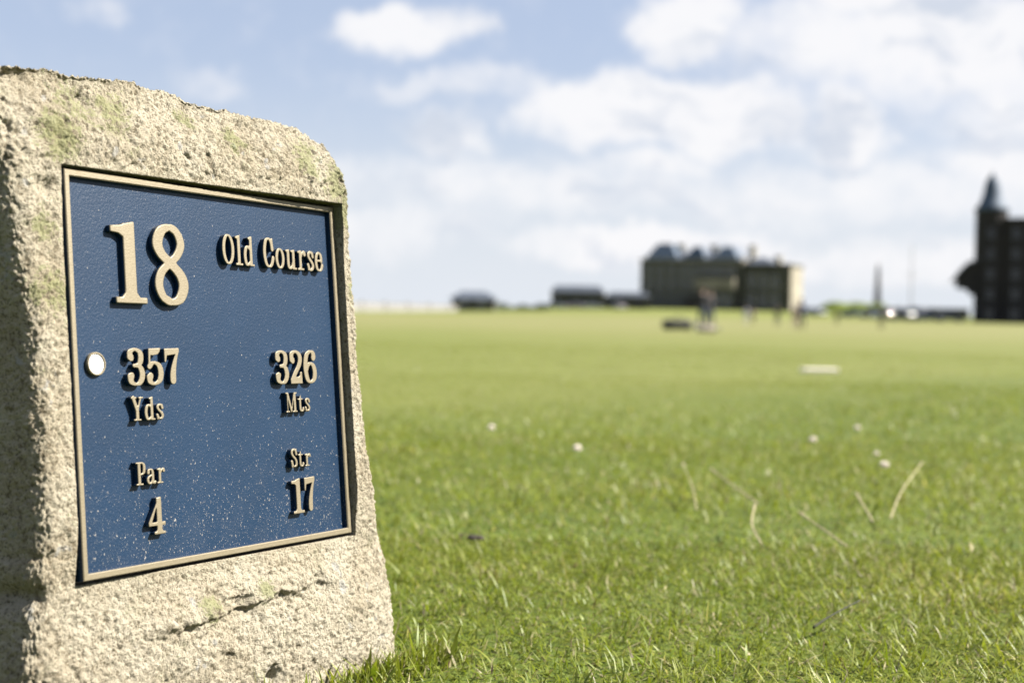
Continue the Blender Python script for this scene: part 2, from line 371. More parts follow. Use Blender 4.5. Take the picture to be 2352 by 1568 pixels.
# ------------------------------------------------------------------ the plaque
def navy_material():
    m = bpy.data.materials.new('navy_paint'); m.use_nodes = True; t = NT(m.node_tree)
    P = t.add('ShaderNodeTexCoord').outputs['Object']
    sp = t.add('ShaderNodeSeparateXYZ', i_0=P)
    base = t.mix(t.ramp(t.noise(P, 16, 4, .6), .3, .7), (0.0034, 0.0195, 0.050), (0.0042, 0.0225, 0.057))
    low = t.ramp(sp.outputs[2], 0.03, -0.16)                 # rain splashes more dust on the lower half
    st = t.vmath('MULTIPLY', P, (1.0, 1.0, 0.55))
    f1 = t.noise(st, 760, 2, .5); f2 = t.noise(st, 1500, 2, .5); pat = t.noise(P, 30, 4, .6)
    th = t.math('MULTIPLY_ADD', low, -0.065, 0.724)
    th = t.math('SUBTRACT', th, t.math('MULTIPLY', t.math('SUBTRACT', pat, .5), .06))
    s1 = t.ramp(f1, th, t.math('ADD', th, .06), 0, .6)
    s2 = t.ramp(f2, th, t.math('ADD', th, .05), 0, .55)
    film = t.math('MULTIPLY', t.math('MULTIPLY', low, t.ramp(t.noise(P, 45, 5, .7), .42, .72)), .025)
    c = t.mix(film, base, (0.30, 0.27, 0.24)); c = t.mix(t.math('MAXIMUM', s1, s2), c, (0.42, 0.38, 0.32))
    b = t.add('ShaderNodeBsdfPrincipled'); t.put(b.inputs['Base Color'], t.mix(1.0, c, (K, K, K), 'MULTIPLY'))
    t.put(b.inputs['Roughness'], t.math('ADD', t.math('MULTIPLY', t.math('MAXIMUM', s1, s2), .4), .40))
    b.inputs['Specular IOR Level'].default_value = 0.31
    bn = t.add('ShaderNodeBump'); bn.inputs['Distance'].default_value = 0.0007; bn.inputs['Strength'].default_value = 0.34
    t.put(bn.inputs['Height'], t.math('ADD', t.noise(P, 650, 3, .6), t.math('MULTIPLY', f1, .8)))
    t.l.new(bn.outputs[0], b.inputs['Normal'])
    t.l.new(b.outputs[0], t.add('ShaderNodeOutputMaterial').inputs[0])
    return m
def bronze_material():
    m = bpy.data.materials.new('brushed_bronze'); m.use_nodes = True; t = NT(m.node_tree)
    P = t.add('ShaderNodeTexCoord').outputs['Object']
    g = t.noise(t.vmath('MULTIPLY', P, (1, 1, 5)), 260, 3, .6); n = t.noise(P, 60, 4, .6)
    c = t.mix(t.ramp(g, .3, .7), (0.205, 0.170, 0.108), (0.245, 0.206, 0.137))
    c = t.mix(t.ramp(n, .60, .75, 0, .5), c, (0.17, 0.13, 0.07))
    b = t.add('ShaderNodeBsdfPrincipled'); t.put(b.inputs['Base Color'], t.mix(1.0, c, (K, K, K), 'MULTIPLY'))
    b.inputs['Metallic'].default_value = 0.35; b.inputs['Roughness'].default_value = 0.48
    bn = t.add('ShaderNodeBump'); bn.inputs['Distance'].default_value = 0.0002; bn.inputs['Strength'].default_value = .5; t.put(bn.inputs['Height'], t.math('ADD', g, t.noise(P, 700, 2, .5)))
    t.l.new(bn.outputs[0], b.inputs['Normal'])
    t.l.new(b.outputs[0], t.add('ShaderNodeOutputMaterial').inputs[0])
    return m
NAVY, BRONZE = navy_material(), bronze_material()
WHITE = pmat('white_enamel', (0.80, 0.80, 0.80), 0.25, 0.0, 0.03, 200)
DEPTH = 0.0048
pb = MB().box(-PW + .0004, DEPTH, -PH + .0004, PW - .0004, .0135, PH - .0004)
plaque = pb.build('plaque', NAVY, marker, loc=OFF)
plaque['label'] = 'blue cast plaque with raised bronze lettering and rim'
fr = MB()
def rim_loop(y, i): return [(-PW + i, y, -PH + i), (PW - i, y, -PH + i), (PW - i, y, PH - i), (-PW + i, y, PH - i)]
loops_ = [rim_loop(.0125, 0), rim_loop(.0006, 0), rim_loop(0, .0006), rim_loop(0, RIM - .0008), rim_loop(.0008, RIM), rim_loop(DEPTH + .001, RIM + .0006)]
for L in loops_: fr.v += L
for k in range(len(loops_) - 1):
    for i in range(4): j = (i + 1) % 4; fr.f.append((k * 4 + i, k * 4 + j, k * 4 + 4 + j, k * 4 + 4 + i))
fo = fr.build('frame', [BRONZE, NAVY], plaque)
for p in fo.data.polygons: p.material_index = 0 if 4 <= p.index < 16 else 1

# --- lettering: each glyph is a union of pen strokes, balls and blocks; cap height 1
def ser(x0, x1, y=0.0, h=.065): return ('b', x0, y, x1, y + h)
G = {
 '1': (.62, [('b', .24, 0, .43, .97), ('p', [(.43, 1.0), (.34, .985), (.20, .945), (.03, .93), (.03, .86), (.16, .85), (.25, .80), (.43, .8)]), ('b', .08, 0, .60, .068), ('p', [(.17, .05), (.24, .13), (.43, .13), (.50, .05)])]),
 '8': (.60, [('s', [(.42, .925), (.30, .962), (.16, .905), (.092, .76), (.15, .63), (.31, .51), (.46, .38), (.51, .24), (.44, .09), (.30, .037), (.18, .075)], .165, .07, 1.1), ('s', [(.18, .925), (.30, .962), (.43, .905), (.49, .76), (.42, .62), (.29, .52), (.14, .40), (.088, .24), (.16, .09), (.30, .037), (.42, .075)], .13, .07, 1.3)]),
 '3': (.58, [('s', [(.11, .76), (.13, .90), (.28, .962), (.43, .89), (.465, .74), (.41, .58), (.24, .53)], .165, .07, 1.3), ('s', [(.24, .53), (.42, .49), (.49, .34), (.47, .18), (.38, .06), (.26, .037), (.13, .10), (.10, .25)], .17, .07, 1.3), ('c', .145, .77, .082), ('c', .15, .73, .08), ('c', .145, .27, .08), ('c', .135, .24, .085), ('c', .24, .53, .048)]),
 '5': (.58, [('p', [(.10, .985), (.50, 1.0), (.47, .90), (.40, .83), (.25, .805), (.12, .82)]), ('s', [(.135, .96), (.125, .7), (.115, .46)], .06, .06, 1), ('s', [(.115, .50), (.20, .585), (.31, .60), (.44, .52), (.49, .33), (.44, .13), (.27, .037), (.13, .09), (.10, .22)], .17, .07, 1.3), ('c', .145, .26, .08), ('c', .14, .22, .08)]),
 '7': (.56, [('p', [(.03, .985), (.53, 1.0), (.53, .90), (.49, .845), (.14, .80), (.03, .82)]), ('p', [(.03, .98), (.12, .86), (.075, .62), (.03, .62)]), ('w', [(.485, .90, .07), (.41, .72, .10), (.34, .50, .15), (.30, .28, .19), (.295, .11, .19)])]),
 '2': (.58, [('s', [(.11, .72), (.12, .89), (.27, .962), (.43, .89), (.48, .73), (.41, .53), (.25, .32), (.11, .10)], .165, .07, 1.2), ('c', .15, .72, .085), ('c', .155, .68, .08), ('p', [(.04, 0), (.54, 0), (.535, .345), (.47, .345), (.44, .23), (.36, .195), (.20, .20), (.04, .06)])]),
 '6': (.60, [('s', [(.48, .80), (.44, .93), (.31, .962), (.16, .85), (.095, .60), (.095, .38), (.16, .12), (.30, .037), (.45, .12), (.50, .31), (.45, .52), (.32, .60), (.18, .53), (.12, .42)], .17, .07, 1.3), ('c', .45, .78, .08), ('c', .455, .75, .075)]),
 '4': (.60, [('b', .30, 0, .46, .99), ('p', [(.46, 1.0), (.39, 1.0), (.015, .33), (.015, .26), (.09, .26), (.33, .84)]), ('b', .015, .235, .58, .325), ('b', .20, 0, .57, .068), ('p', [(.24, .05), (.30, .12), (.46, .12), (.53, .05)])]),
 'O': (.62, [('o', .31, .5, .235, .462, .145, .06)]),
 'C': (.62, [('s', [(.53, .62), (.50, .80), (.42, .93), (.31, .962), (.17, .86), (.095, .5), (.17, .14), (.33, .037), (.47, .12), (.56, .33)], .15, .06, 1.4), ('p', [(.50, .985), (.56, .985), (.585, .62), (.52, .62), (.47, .80), (.44, .92)])]),
 'Y': (.64, [('w', [(.13, .98, .16), (.32, .44, .16)]), ('w', [(.53, .98, .075), (.34, .44, .09)]), ('b', .245, 0, .405, .47), ser(.0, .30, .935), ser(.40, .66, .935), ser(.13, .52)]),
 'M': (.86, [('b', .11, 0, .17, 1), ('w', [(.165, .94, .14), (.42, .07, .13)]), ('w', [(.42, .07, .06), (.66, .95, .07)]), ('b', .62, 0, .78, 1), ser(0, .20, .935), ser(.62, .88, .935), ser(0, .29), ser(.53, .88)]),
 'S': (.56, [('s', [(.455, .70), (.42, .87), (.28, .962), (.15, .89), (.115, .76), (.20, .61), (.37, .45), (.45, .29), (.42, .11), (.27, .037), (.15, .11), (.09, .32)], .15, .065, .75), ('p', [(.44, .985), (.48, .985), (.49, .66), (.44, .66), (.40, .86)]), ('p', [(.06, .005), (.10, .005), (.16, .12), (.105, .36), (.05, .36)])]),
 'P': (.60, [('b', .12, 0, .28, 1), ser(0, .30, .935), ser(0, .42), ('s', [(.2, .96), (.38, .96), (.49, .88), (.505, .72), (.47, .55), (.36, .48), (.2, .48)], .15, .065, 1.4)]),
 'l': (.38, [('b', .105, 0, .25, .97), ('p', [(.25, 1.0), (.16, .985), (0, .94), (0, .895), (.11, .86), (.25, .86)]), ser(.0, .37)]),
 'd': (.58, [('s', [(.36, .57), (.24, .645), (.13, .55), (.088, .33), (.13, .10), (.22, .037), (.36, .12)], .145, .06, 1.3), ('b', .335, .0, .475, .97), ('p', [(.475, 1.0), (.40, .985), (.26, .945), (.26, .9), (.34, .865), (.475, .865)]), ser(.335, .58)]),
 'o': (.52, [('o', .26, .34, .185, .31, .14, .06)]),
 'u': (.62, [('b', .085, .16, .225, .66), ('p', [(.225, .68), (0, .64), (0, .60), (.09, .57), (.225, .57)]), ('s', [(.155, .30), (.175, .10), (.27, .04), (.39, .12), (.45, .24)], .14, .065, 1.3), ('b', .39, 0, .53, .66), ('p', [(.53, .68), (.31, .64), (.31, .60), (.40, .57), (.53, .57)]), ser(.39, .63)]),
 'r': (.52, [('b', .105, 0, .245, .66), ('p', [(.245, .68), (0, .64), (0, .60), (.11, .57), (.245, .57)]), ser(0, .37), ('w', [(.22, .45, .06), (.29, .58, .08), (.38, .64, .075), (.44, .62, .08)]), ('c', .425, .555, .078)]),
 's': (.46, [('s', [(.36, .50), (.33, .60), (.23, .648), (.13, .60), (.105, .52), (.17, .42), (.29, .31), (.36, .20), (.33, .09), (.22, .035), (.13, .08), (.075, .20)], .13, .065, .75), ('p', [(.35, .665), (.385, .665), (.395, .46), (.35, .46), (.32, .60)]), ('p', [(.05, .005), (.085, .005), (.13, .08), (.09, .24), (.045, .24)])]),
 'e': (.52, [('b', .10, .345, .42, .41), ('s', [(.41, .37), (.39, .56), (.265, .648), (.14, .56), (.088, .34), (.14, .11), (.28, .037), (.39, .09), (.46, .22)], .14, .062, 1.4)]),
 't': (.42, [('p', [(.11, .62), (.19, .80), (.25, .84), (.25, .10), (.11, .14)]), ('b', 0, .612, .38, .675), ('s', [(.18, .25), (.20, .09), (.29, .037), (.37, .07), (.42, .17)], .14, .06, 1.3)]),
 'a': (.52, [('s', [(.11, .50), (.15, .615), (.25, .648), (.35, .60), (.38, .45), (.38, .20), (.40, .07), (.47, .045), (.52, .09)], .14, .06, 1.3), ('s', [(.37, .40), (.22, .36), (.10, .26), (.085, .15), (.15, .05), (.26, .05), (.37, .17)], .13, .06, 1.2), ('c', .135, .51, .068)]),
}
def catmull(P, n=14):
    P = np.asarray(P, float); Pe = np.vstack([2 * P[0] - P[1], P, 2 * P[-1] - P[-2]]); out = []
    for i in range(len(P) - 1):
        p0, p1, p2, p3 = Pe[i:i + 4]
        for t in np.arange(n) / n:
            out.append(.5 * (2 * p1 + (p2 - p0) * t + (2 * p0 - 5 * p1 + 4 * p2 - p3) * t * t + (3 * p1 - p0 - 3 * p2 + p3) * t ** 3))
    out.append(P[-1]); return np.array(out)
def glyph_field(items, X, Y):
    f = np.full(X.shape, 9.0)
    for it in items:
        k = it[0]
        if k in 'sow':
            if k == 's': C = catmull(it[1]); T, th, pw = it[2:5]
            elif k == 'o':
                a = np.linspace(0, 2 * np.pi, 90); C = np.stack([it[1] + it[3] * np.cos(a), it[2] + it[4] * np.sin(a)], 1); T, th, pw = it[5], it[6], 1.5
            else: C = catmull(it[1], 20)
            if k == 'w': rr = C[:, 2] / 2; C = C[:, :2]
            else:
                d = np.gradient(C, axis=0); s = np.abs(d[:, 1]) / np.maximum(np.hypot(d[:, 0], d[:, 1]), 1e-9); rr = .5 * (th + (T - th) * s ** pw)
            for (cx, cy), r in zip(C, rr): f = np.minimum(f, np.hypot(X - cx, Y - cy) - r)
        elif k == 'c': f = np.minimum(f, np.hypot(X - it[1], Y - it[2]) - it[3])
        else:
            pts = it[1] if k == 'p' else [(it[1], it[2]), (it[3], it[2]), (it[3], it[4]), (it[1], it[4])]
            P = np.array(pts, float); dist = np.full(X.shape, 9.0); ins = np.zeros(X.shape, bool)
            for i in range(len(P)):
                a, b = P[i], P[(i + 1) % len(P)]; e = b - a
                t = np.clip(((X - a[0]) * e[0] + (Y - a[1]) * e[1]) / (e @ e), 0, 1)
                dist = np.minimum(dist, np.hypot(X - a[0] - t * e[0], Y - a[1] - t * e[1]))
                if a[1] != b[1]:
                    c = ((a[1] > Y) != (b[1] > Y)) & (X < (b[0] - a[0]) * (Y - a[1]) / (b[1] - a[1]) + a[0]); ins ^= c
            f = np.minimum(f, np.where(ins, -dist, dist))
    return f
def contours(f, xs, ys):
    """marching squares: closed loops of f = 0"""
    nx, ny = f.shape; ins = f < 0; seg = {}
    def pt(i, j, e):
        if e == 0: a, b = (i, j), (i + 1, j)
        elif e == 1: a, b = (i + 1, j), (i + 1, j + 1)
        elif e == 2: a, b = (i, j + 1), (i + 1, j + 1)
        else: a, b = (i, j), (i, j + 1)
        fa, fb_ = f[a], f[b]; t = fa / (fa - fb_)
        return (a, b), (xs[a[0]] + t * (xs[b[0]] - xs[a[0]]), ys[a[1]] + t * (ys[b[1]] - ys[a[1]]))
    T = {1: [(3, 0)], 2: [(0, 1)], 3: [(3, 1)], 4: [(1, 2)], 5: [(3, 2), (1, 0)], 6: [(0, 2)], 7: [(3, 2)], 8: [(2, 3)], 9: [(2, 0)], 10: [(0, 3), (2, 1)], 11: [(2, 1)], 12: [(1, 3)], 13: [(1, 0)], 14: [(0, 3)]}
    pos = {}
    code = ins[:-1, :-1] * 1 + ins[1:, :-1] * 2 + ins[1:, 1:] * 4 + ins[:-1, 1:] * 8
    for i, j in zip(*np.nonzero((code > 0) & (code < 15))):
        for a, b in T[int(code[i, j])]:
            ka, pa = pt(i, j, a); kb, pb_ = pt(i, j, b); pos[ka] = pa; pos[kb] = pb_; seg[ka] = kb
    loops = []
    while seg:
        k, nxt = seg.popitem(); L = [k]
        while nxt != L[0] and nxt in seg: L.append(nxt); nxt = seg.pop(nxt)
        if len(L) > 6: loops.append([pos[q] for q in L])
    return loops
def thin(L, tol):
    """drop points that lie on a straight run"""
    out = [L[0]]
    for i in range(1, len(L) - 1):
        a = Vector(out[-1]); b = Vector(L[i + 1]); p = Vector(L[i]); e = b - a
        d = abs(e.x * (p.y - a.y) - e.y * (p.x - a.x)) / max(e.length, 1e-9)
        if d > tol or (p - a).length > .05: out.append(L[i])
    out.append(L[-1]); return out
_cache = {}
def glyph_loops(ch, step):
    if (ch, step) in _cache: return _cache[ch, step]
    wd, items = G[ch]; xs = np.arange(-.08, wd + .12, step); ys = np.arange(-.08, 1.09, step)
    X, Y = np.meshgrid(xs, ys, indexing='ij')
    f = glyph_field(items, X, Y)
    L = [thin(l, .0012) for l in contours(f - .004, xs, ys)]
    p = np.concatenate([np.array(l) for l in L]); _cache[ch, step] = (L, p[:, 0].min(), p[:, 0].max())
    return _cache[ch, step]
def text_line(txt, x0, x1, zb, zt, gap=.05, space=.28, step=.02, bold=0.0):
    """set txt between x0 and x1 with its capitals from zb to zt (metres on the plaque)"""
    lay = []; pen = 0
    for ch in txt:
        if ch == ' ': pen += space; continue
        L, a, b = glyph_loops(ch, step); lay.append((ch, pen - a, L)); pen += b - a + gap
    sx = (x1 - x0) / (pen - gap); sz = zt - zb
    for ch, px, L in lay:
        cu_ = bpy.data.curves.new('glyph', 'CURVE'); cu_.dimensions = '2D'; cu_.fill_mode = 'BOTH'
        bev = .0005 if sz < .03 else .0008
        cu_.extrude = (DEPTH + .001) / 2 - bev; cu_.bevel_depth = bev; cu_.bevel_resolution = 1; cu_.offset = -bev * .95 + bold
        for l in L:
            sp = cu_.splines.new('POLY'); sp.points.add(len(l) - 1); sp.use_cyclic_u = True
            for q_, (gx, gy) in zip(sp.points, l): q_.co = ((gx + px) * sx, gy * sz, 0, 1)
        tmp = bpy.data.objects.new('glyph', cu_); COL.objects.link(tmp)
        dg = bpy.context.evaluated_depsgraph_get(); dg.update()
        me = bpy.data.meshes.new_from_object(tmp.evaluated_get(dg)); bpy.data.objects.remove(tmp)
        # curve plane -> plaque face
        co = np.empty(len(me.vertices) * 3); me.vertices.foreach_get('co', co); co = co.reshape(-1, 3)
        me.vertices.foreach_set('co', np.stack([co[:, 0] + x0, (DEPTH + .001) / 2 - co[:, 2], co[:, 1] + zb], 1).ravel()); me.update()
        me.materials.clear()
        o = obj('digit' if ch.isdigit() else 'letter', me, [BRONZE, NAVY], plaque)
        nm = np.empty(len(me.polygons) * 3); me.polygons.foreach_get('normal', nm)
        me.polygons.foreach_set('material_index', (nm.reshape(-1, 3)[:, 1] > -0.35).astype(np.int32))
mmv = .001
def T(txt, x0, x1, zb, zt, **k): text_line(txt, x0 * mmv, x1 * mmv, zb * mmv, zt * mmv, **k)
#TEXTLINES
T('1', -110.5, -77.3, 51.0, 111.4, step=.0125)
T('8', -69.7, -34.0, 50.6, 112.4, step=.0125)
T('Old', 5.5, 42.9, 85.4, 110.0, gap=.055)
T('Course', 53.9, 131.9, 85.4, 110.6, gap=.055)
T('357', -100.7, -48.1, -9.6, 18.0)
T('Yds', -98.9, -66.9, -35.3, -18.0)
T('326', 61.3, 114.6, -11.6, 16.5)
T('Mts', 71.8, 103.2, -35.5, -19.0)
T('Par', -97.5, -68.6, -82.3, -65.6)
T('4', -87.4, -70.7, -119.4, -92.4)
T('Str', 74.4, 100.3, -81.7, -66.0)
T('17', 73.2, 103.3, -120.2, -91.0)
cx, cz, rr = -.1272, .0067, .0086
cap = MB()
for r_, y_ in ((rr, DEPTH + .001), (rr, .0026), (rr - .0006, .0018), (rr - .0013, .0018), (rr - .0016, .0028)):
    for k in range(40): a = 2 * math.pi * k / 40; cap.v.append((cx + r_ * math.cos(a), y_, cz + r_ * math.sin(a)))
for j in range(4):
    for k in range(40): a = j * 40 + k; b = j * 40 + (k + 1) % 40; cap.f.append((a, b, b + 40, a + 40))
cap.build('fixing_ring', BRONZE, plaque)
disc = MB(); n_d = 40
for r_, y_ in ((rr - .0015, .0030), (rr - .0028, .0024), (.002, .0022)):
    for k in range(n_d): a = 2 * math.pi * k / n_d; disc.v.append((cx + r_ * math.cos(a), y_, cz + r_ * math.sin(a)))
for j in range(2):
    for k in range(n_d): a = j * n_d + k; b = j * n_d + (k + 1) % n_d; disc.f.append((a, b, b + n_d, a + n_d))
disc.f.append(tuple(2 * n_d + k for k in range(n_d)))
dc = disc.build('fixing_cap', WHITE, plaque, smooth=True); dc['label'] = 'round white fixing cap in a bronze ring'
#SECTION2
# ------------------------------------------------------------------ grass
def blade_material():
    m = bpy.data.materials.new('grass_blade'); m.use_nodes = True; t = NT(m.node_tree)
    at_ = t.add('ShaderNodeAttribute', attribute_name='blade_colour')
    d = t.add('ShaderNodeBsdfDiffuse', i_0=at_.outputs['Color'])
    tr = t.add('ShaderNodeBsdfTranslucent', i_0=t.mix(1.0, at_.outputs['Color'], (1.0, 1.05, 0.55, 1), 'MULTIPLY'))
    gl = t.add('ShaderNodeBsdfGlossy', i_0=(1, 1, 1, 1)); gl.inputs['Roughness'].default_value = .5
    m1 = t.add('ShaderNodeMixShader', i_0=.42); t.l.new(d.outputs[0], m1.inputs[1]); t.l.new(tr.outputs[0], m1.inputs[2])
    m2 = t.add('ShaderNodeMixShader', i_0=.022); t.l.new(m1.outputs[0], m2.inputs[1]); t.l.new(gl.outputs[0], m2.inputs[2])
    t.l.new(m2.outputs[0], t.add('ShaderNodeOutputMaterial').inputs[0])
    return m
BLADE = blade_material()
MI = np.array(marker.matrix_world.inverted())
def in_stone(x, y, pad=.006):
    P = np.stack([x, y, np.zeros_like(x), np.ones_like(x)]); L = MI @ P
    return (L[0] > -.202 - pad) & (L[0] < .222 + pad) & (L[1] > -.104 - pad) & (L[1] < .105)
def scatter(n, y0, y1, side):
    """n roots between y0 and y1 over the view's fan, widened by side"""
    y = np.sqrt(rng.uniform(y0 ** 2, y1 ** 2, n)); a = rng.uniform(-1, 1, n); far = rng.random(n) < .15; a[far] = np.sign(a[far]) * (1 + rng.exponential(.35, far.sum()))
    x = a * (0.40 * side * y + .10)
    return x, y
def grass(name, X, Y, hmin, hmax, wid, lean, seg, mown):
    n = len(X); Z = hgt(X, Y)
    P3 = np.stack([X, Y, X * 0], 1)
    patch = fbm(P3, 3.2, 3, 100); clump = fbm(P3, 16, 2, 110); dry = fbm(P3, 6.5, 3, 120)
    L = (hmin + (hmax - hmin) * rng.beta(2, 2.5, n)) * (1 + .28 * patch + .30 * clump)
    ln = LINE(X, Y) + 1.2 * fbm(P3, .8, 2, 130)
    mow = ss(-.5, 1.3, ln) * mown
    L *= 1 - .50 * mow
    az_ = rng.uniform(0, 2 * np.pi, n) + .9 * fbm(P3, 5, 2, 140)
    # a loose common lay of the turf
    dx = np.cos(az_) + .25; dy = np.sin(az_) - .1; k = np.hypot(dx, dy); dx /= k; dy /= k
    le = np.clip(rng.normal(lean, .38, n), .05, 1.55)            # lean from upright at the root
    cv = rng.uniform(.1, 1.0, n)                                 # extra bend towards the tip
    wd_ = wid * np.exp(rng.normal(-.1, .38, n)); lg = rng.random(n) < .03; L[lg] *= 1.6; wd_[lg] *= 1.25
    # a share of thick flat blades
    fan = rng.uniform(-1.1, 1.1, n); sx = -dy * np.cos(fan) + dx * np.sin(fan) * .5; sy = dx * np.cos(fan) + dy * np.sin(fan) * .5
    ts = np.linspace(0, 1, seg + 1); px = X.copy(); py = Y.copy(); pz = Z - .003; V = []
    for i, t in enumerate(ts):
        if i:
            th = le + cv * (t - .5 / seg); ds = L / seg
            px = px + dx * np.sin(th) * ds; py = py + dy * np.sin(th) * ds; pz = np.maximum(pz + np.cos(th) * ds, Z + .001)
        if i < seg:
            hw = .5 * wd_ * (1 - .55 * t ** 1.5)
            V.append(np.stack([px - sx * hw, py - sy * hw, pz], 1)); V.append(np.stack([px + sx * hw, py + sy * hw, pz], 1))
        else: V.append(np.stack([px, py, pz], 1))
    nv = 2 * seg + 1; V = np.stack(V, 1).reshape(-1, 3); b = np.arange(n)[:, None] * nv
    loc = []
    for i in range(seg - 1): loc += [2 * i, 2 * i + 1, 2 * i + 3, 2 * i + 2]
    loc += [2 * seg - 2, 2 * seg - 1, 2 * seg]
    loops = (b + np.array(loc)[None]).ravel()
    st = [4 * i for i in range(seg)]; per = 4 * (seg - 1) + 3
    starts = (np.arange(n)[:, None] * per + np.array(st)[None]).ravel()
    me = fast_mesh(name, V, loops, starts, None)
    # colour of each blade: lush green, yellow green, straw, a few brown
    A = np.array([.130, .192, .016]); B = np.array([.284, .304, .046]); Cc = np.array([.44, .39, .22]); E_ = np.array([.15, .10, .055]); Fw = np.array([.212, .248, .050])
    r = np.clip(rng.random(n) * .75 + .25 * (patch + .5), 0, 1)[:, None]
    c = A * (1 - r) + B * r
    c = c * (1 - .75 * mow[:, None]) + Fw * .75 * mow[:, None]
    kk = rng.random(n); straw = kk < (.085 + .12 * ss(.05, .5, dry)); brown = (kk > .975)
    c[straw] = Cc * rng.uniform(.6, 1.2, (straw.sum(), 1)); c[brown] = E_ * rng.uniform(.5, 1.2, (brown.sum(), 1))
    c *= K * rng.uniform(.75, 1.25, (n, 1))
    tip = np.linspace(0, 1, nv)[None, :, None]
    c = c[:, None, :] * (1 - .10 * (1 - tip)) + np.array([.02, .014, .0])[None, None] * tip ** 3
    at_ = me.color_attributes.new('blade_colour', 'FLOAT_COLOR', 'POINT')
    at_.data.foreach_set('color', np.concatenate([c, np.ones((n, nv, 1))], 2).astype(np.float32).ravel())
    return me
def join_grass():
    parts = []
    for (cnt, y0, y1, side, h0, h1, wd_, lean, seg) in ((125000, .85, 1.9, 1.25, .012, .028, .0016, 1.0, 3), (118000, 1.9, 3.6, 1.2, .013, .029, .0024, .98, 2),
                                                        (105000, 3.6, 7.5, 1.15, .014, .029, .0044, .95, 2), (80000, 7.5, 17, 1.1, .015, .030, .0090, .9, 2)):
        X, Y = scatter(cnt, y0, y1, side); k = ~in_stone(X, Y); parts.append(grass('grass', X[k], Y[k], h0, h1, wd_, lean, seg, 1.0))
    # turf round the marker, beside and behind the photographer
    X = rng.uniform(-1.6, 1.6, 45000); Y = rng.uniform(-.6, .9, 45000); k = ~in_stone(X, Y); parts.append(grass('grass', X[k], Y[k], .016, .034, .0030, .7, 2, 1.0))
    # longer uncut fringe at the foot of the stone
    M = np.array(marker.matrix_world); n = 3000
    lx = rng.uniform(-.24, .235, n); ly = -.112 - np.abs(rng.normal(0, .018, n)); e = rng.random(n) < .10; kp = rng.random(n) < np.where(lx > .08, 1, .35)
    lx[e] = .212 + np.abs(rng.normal(0, .014, e.sum())); ly[e] = rng.uniform(-.12, .1, e.sum())
    q_ = M @ np.stack([lx, ly, np.zeros(n), np.ones(n)]); k = ~in_stone(q_[0], q_[1]) & kp
    parts.append(grass('grass', q_[0][k], q_[1][k], .014, .038, .0021, .5, 3, 0))
    dst = parts[0]; bm = None
    out = []
    o = obj('grass', parts[0], BLADE); tag(o, 'short green turf of the tee with straw flecks', 'grass', kind='stuff')
    rest = [obj('grass', p, BLADE) for p in parts[1:]]
    with bpy.context.temp_override(active_object=o, object=o, selected_objects=[o] + rest, selected_editable_objects=[o] + rest):
        bpy.ops.object.join()
    return o
join_grass()

# --- dry stalks, clover heads and bits lying in the turf
STRAW = pmat('dry_straw', (0.40, 0.34, 0.20), .7, 0, .15, 300)
DARK_STEM = pmat('dark_stem', (0.03, 0.032, 0.014), .95, 0, .2, 300)
PETAL = pmat('clover_petal', (0.72, 0.64, 0.58), .7, 0, .1, 500)
STEM = pmat('green_stem', (0.12, 0.18, 0.04), .6, 0, .15, 200)
SOIL = pmat('dark_soil', (0.035, 0.026, 0.018), .95, 0, .3, 120, .002, 300)
PALE = pmat('pale_plastic', (0.74, 0.66, 0.58), .5, 0, .06, 30)
def gp(px, py, up=.0):
    d = cr * ((px - 1176) / F) + cu * (-(py - 784) / F) + fw; t = (up - EYE) / d.z; p = Vector((0, 0, EYE)) + d * t
    return Vector((p.x, p.y, ground_z(p.x, p.y) + up))
def stalk(pts, rad, mat, label, ear=True, cat='grass stalk'):
    P = [gp(x, y, h * 1.25 + .006) for x, y, h in pts]; rad *= .95; b = P[0].copy()
    root = empty('dry_grass_stalk', b); tag(root, label, cat)
    C = catmull([tuple(p - b) for p in P], 8); n = len(C)
    MB().tube([tuple(c) for c in C], [rad * (1 - .35 * i / n) for i in range(n)], 6).build('stem', mat, root, smooth=True)
    if ear:
        m = MB(); e = C[-1]; d = C[-1] - C[-3]; d = d / np.linalg.norm(d)
        for k in range(9):
            c = e - d * .004 * k; a = k * 2.4; o_ = np.array([math.cos(a), math.sin(a) * .4, .6]) * .0016
            m.tube([tuple(c + o_ * .3), tuple(c + o_ + d * .003), tuple(c + o_ * .6 + d * .007)], [.0006, .0011, .0002], 5)
        m.build('seed_head', mat, root, smooth=True)
stalk([(1740, 1156, .012), (1690, 1120, .026), (1632, 1080, .035)], .0016, STRAW, 'long straw coloured stalk leaning left, tallest of the dry stalks')
stalk([(1748, 1248, .006), (1727, 1205, .022), (1733, 1160, .032)], .0014, STRAW, 'short bowed dry stalk curving up under the long straw stalk')
stalk([(1945, 1255, .006), (1885, 1212, .02), (1835, 1178, .028)], .0014, STRAW, 'slanting dry stalk lying right of the short bowed stalk')
stalk([(2005, 1200, .01), (1985, 1165, .024), (1966, 1134, .034)], .0015, STRAW, 'short straight straw stalk leaning left near the right clover heads')
stalk([(2045, 1192, .01), (2070, 1130, .03), (2118, 1064, .048)], .0011, STRAW, 'tall dry stalk leaning right, farthest right of the stalks')
stalk([(1600, 1170, .008), (1590, 1120, .02), (1568, 1066, .03)], .0010, STRAW, 'thin faint dry stalk left of the long straw stalk')
stalk([(1868, 1440, .008), (1910, 1412, .014), (1975, 1378, .02)], .0014, DARK_STEM, 'dark brown stem lying across the turf at lower right', False)
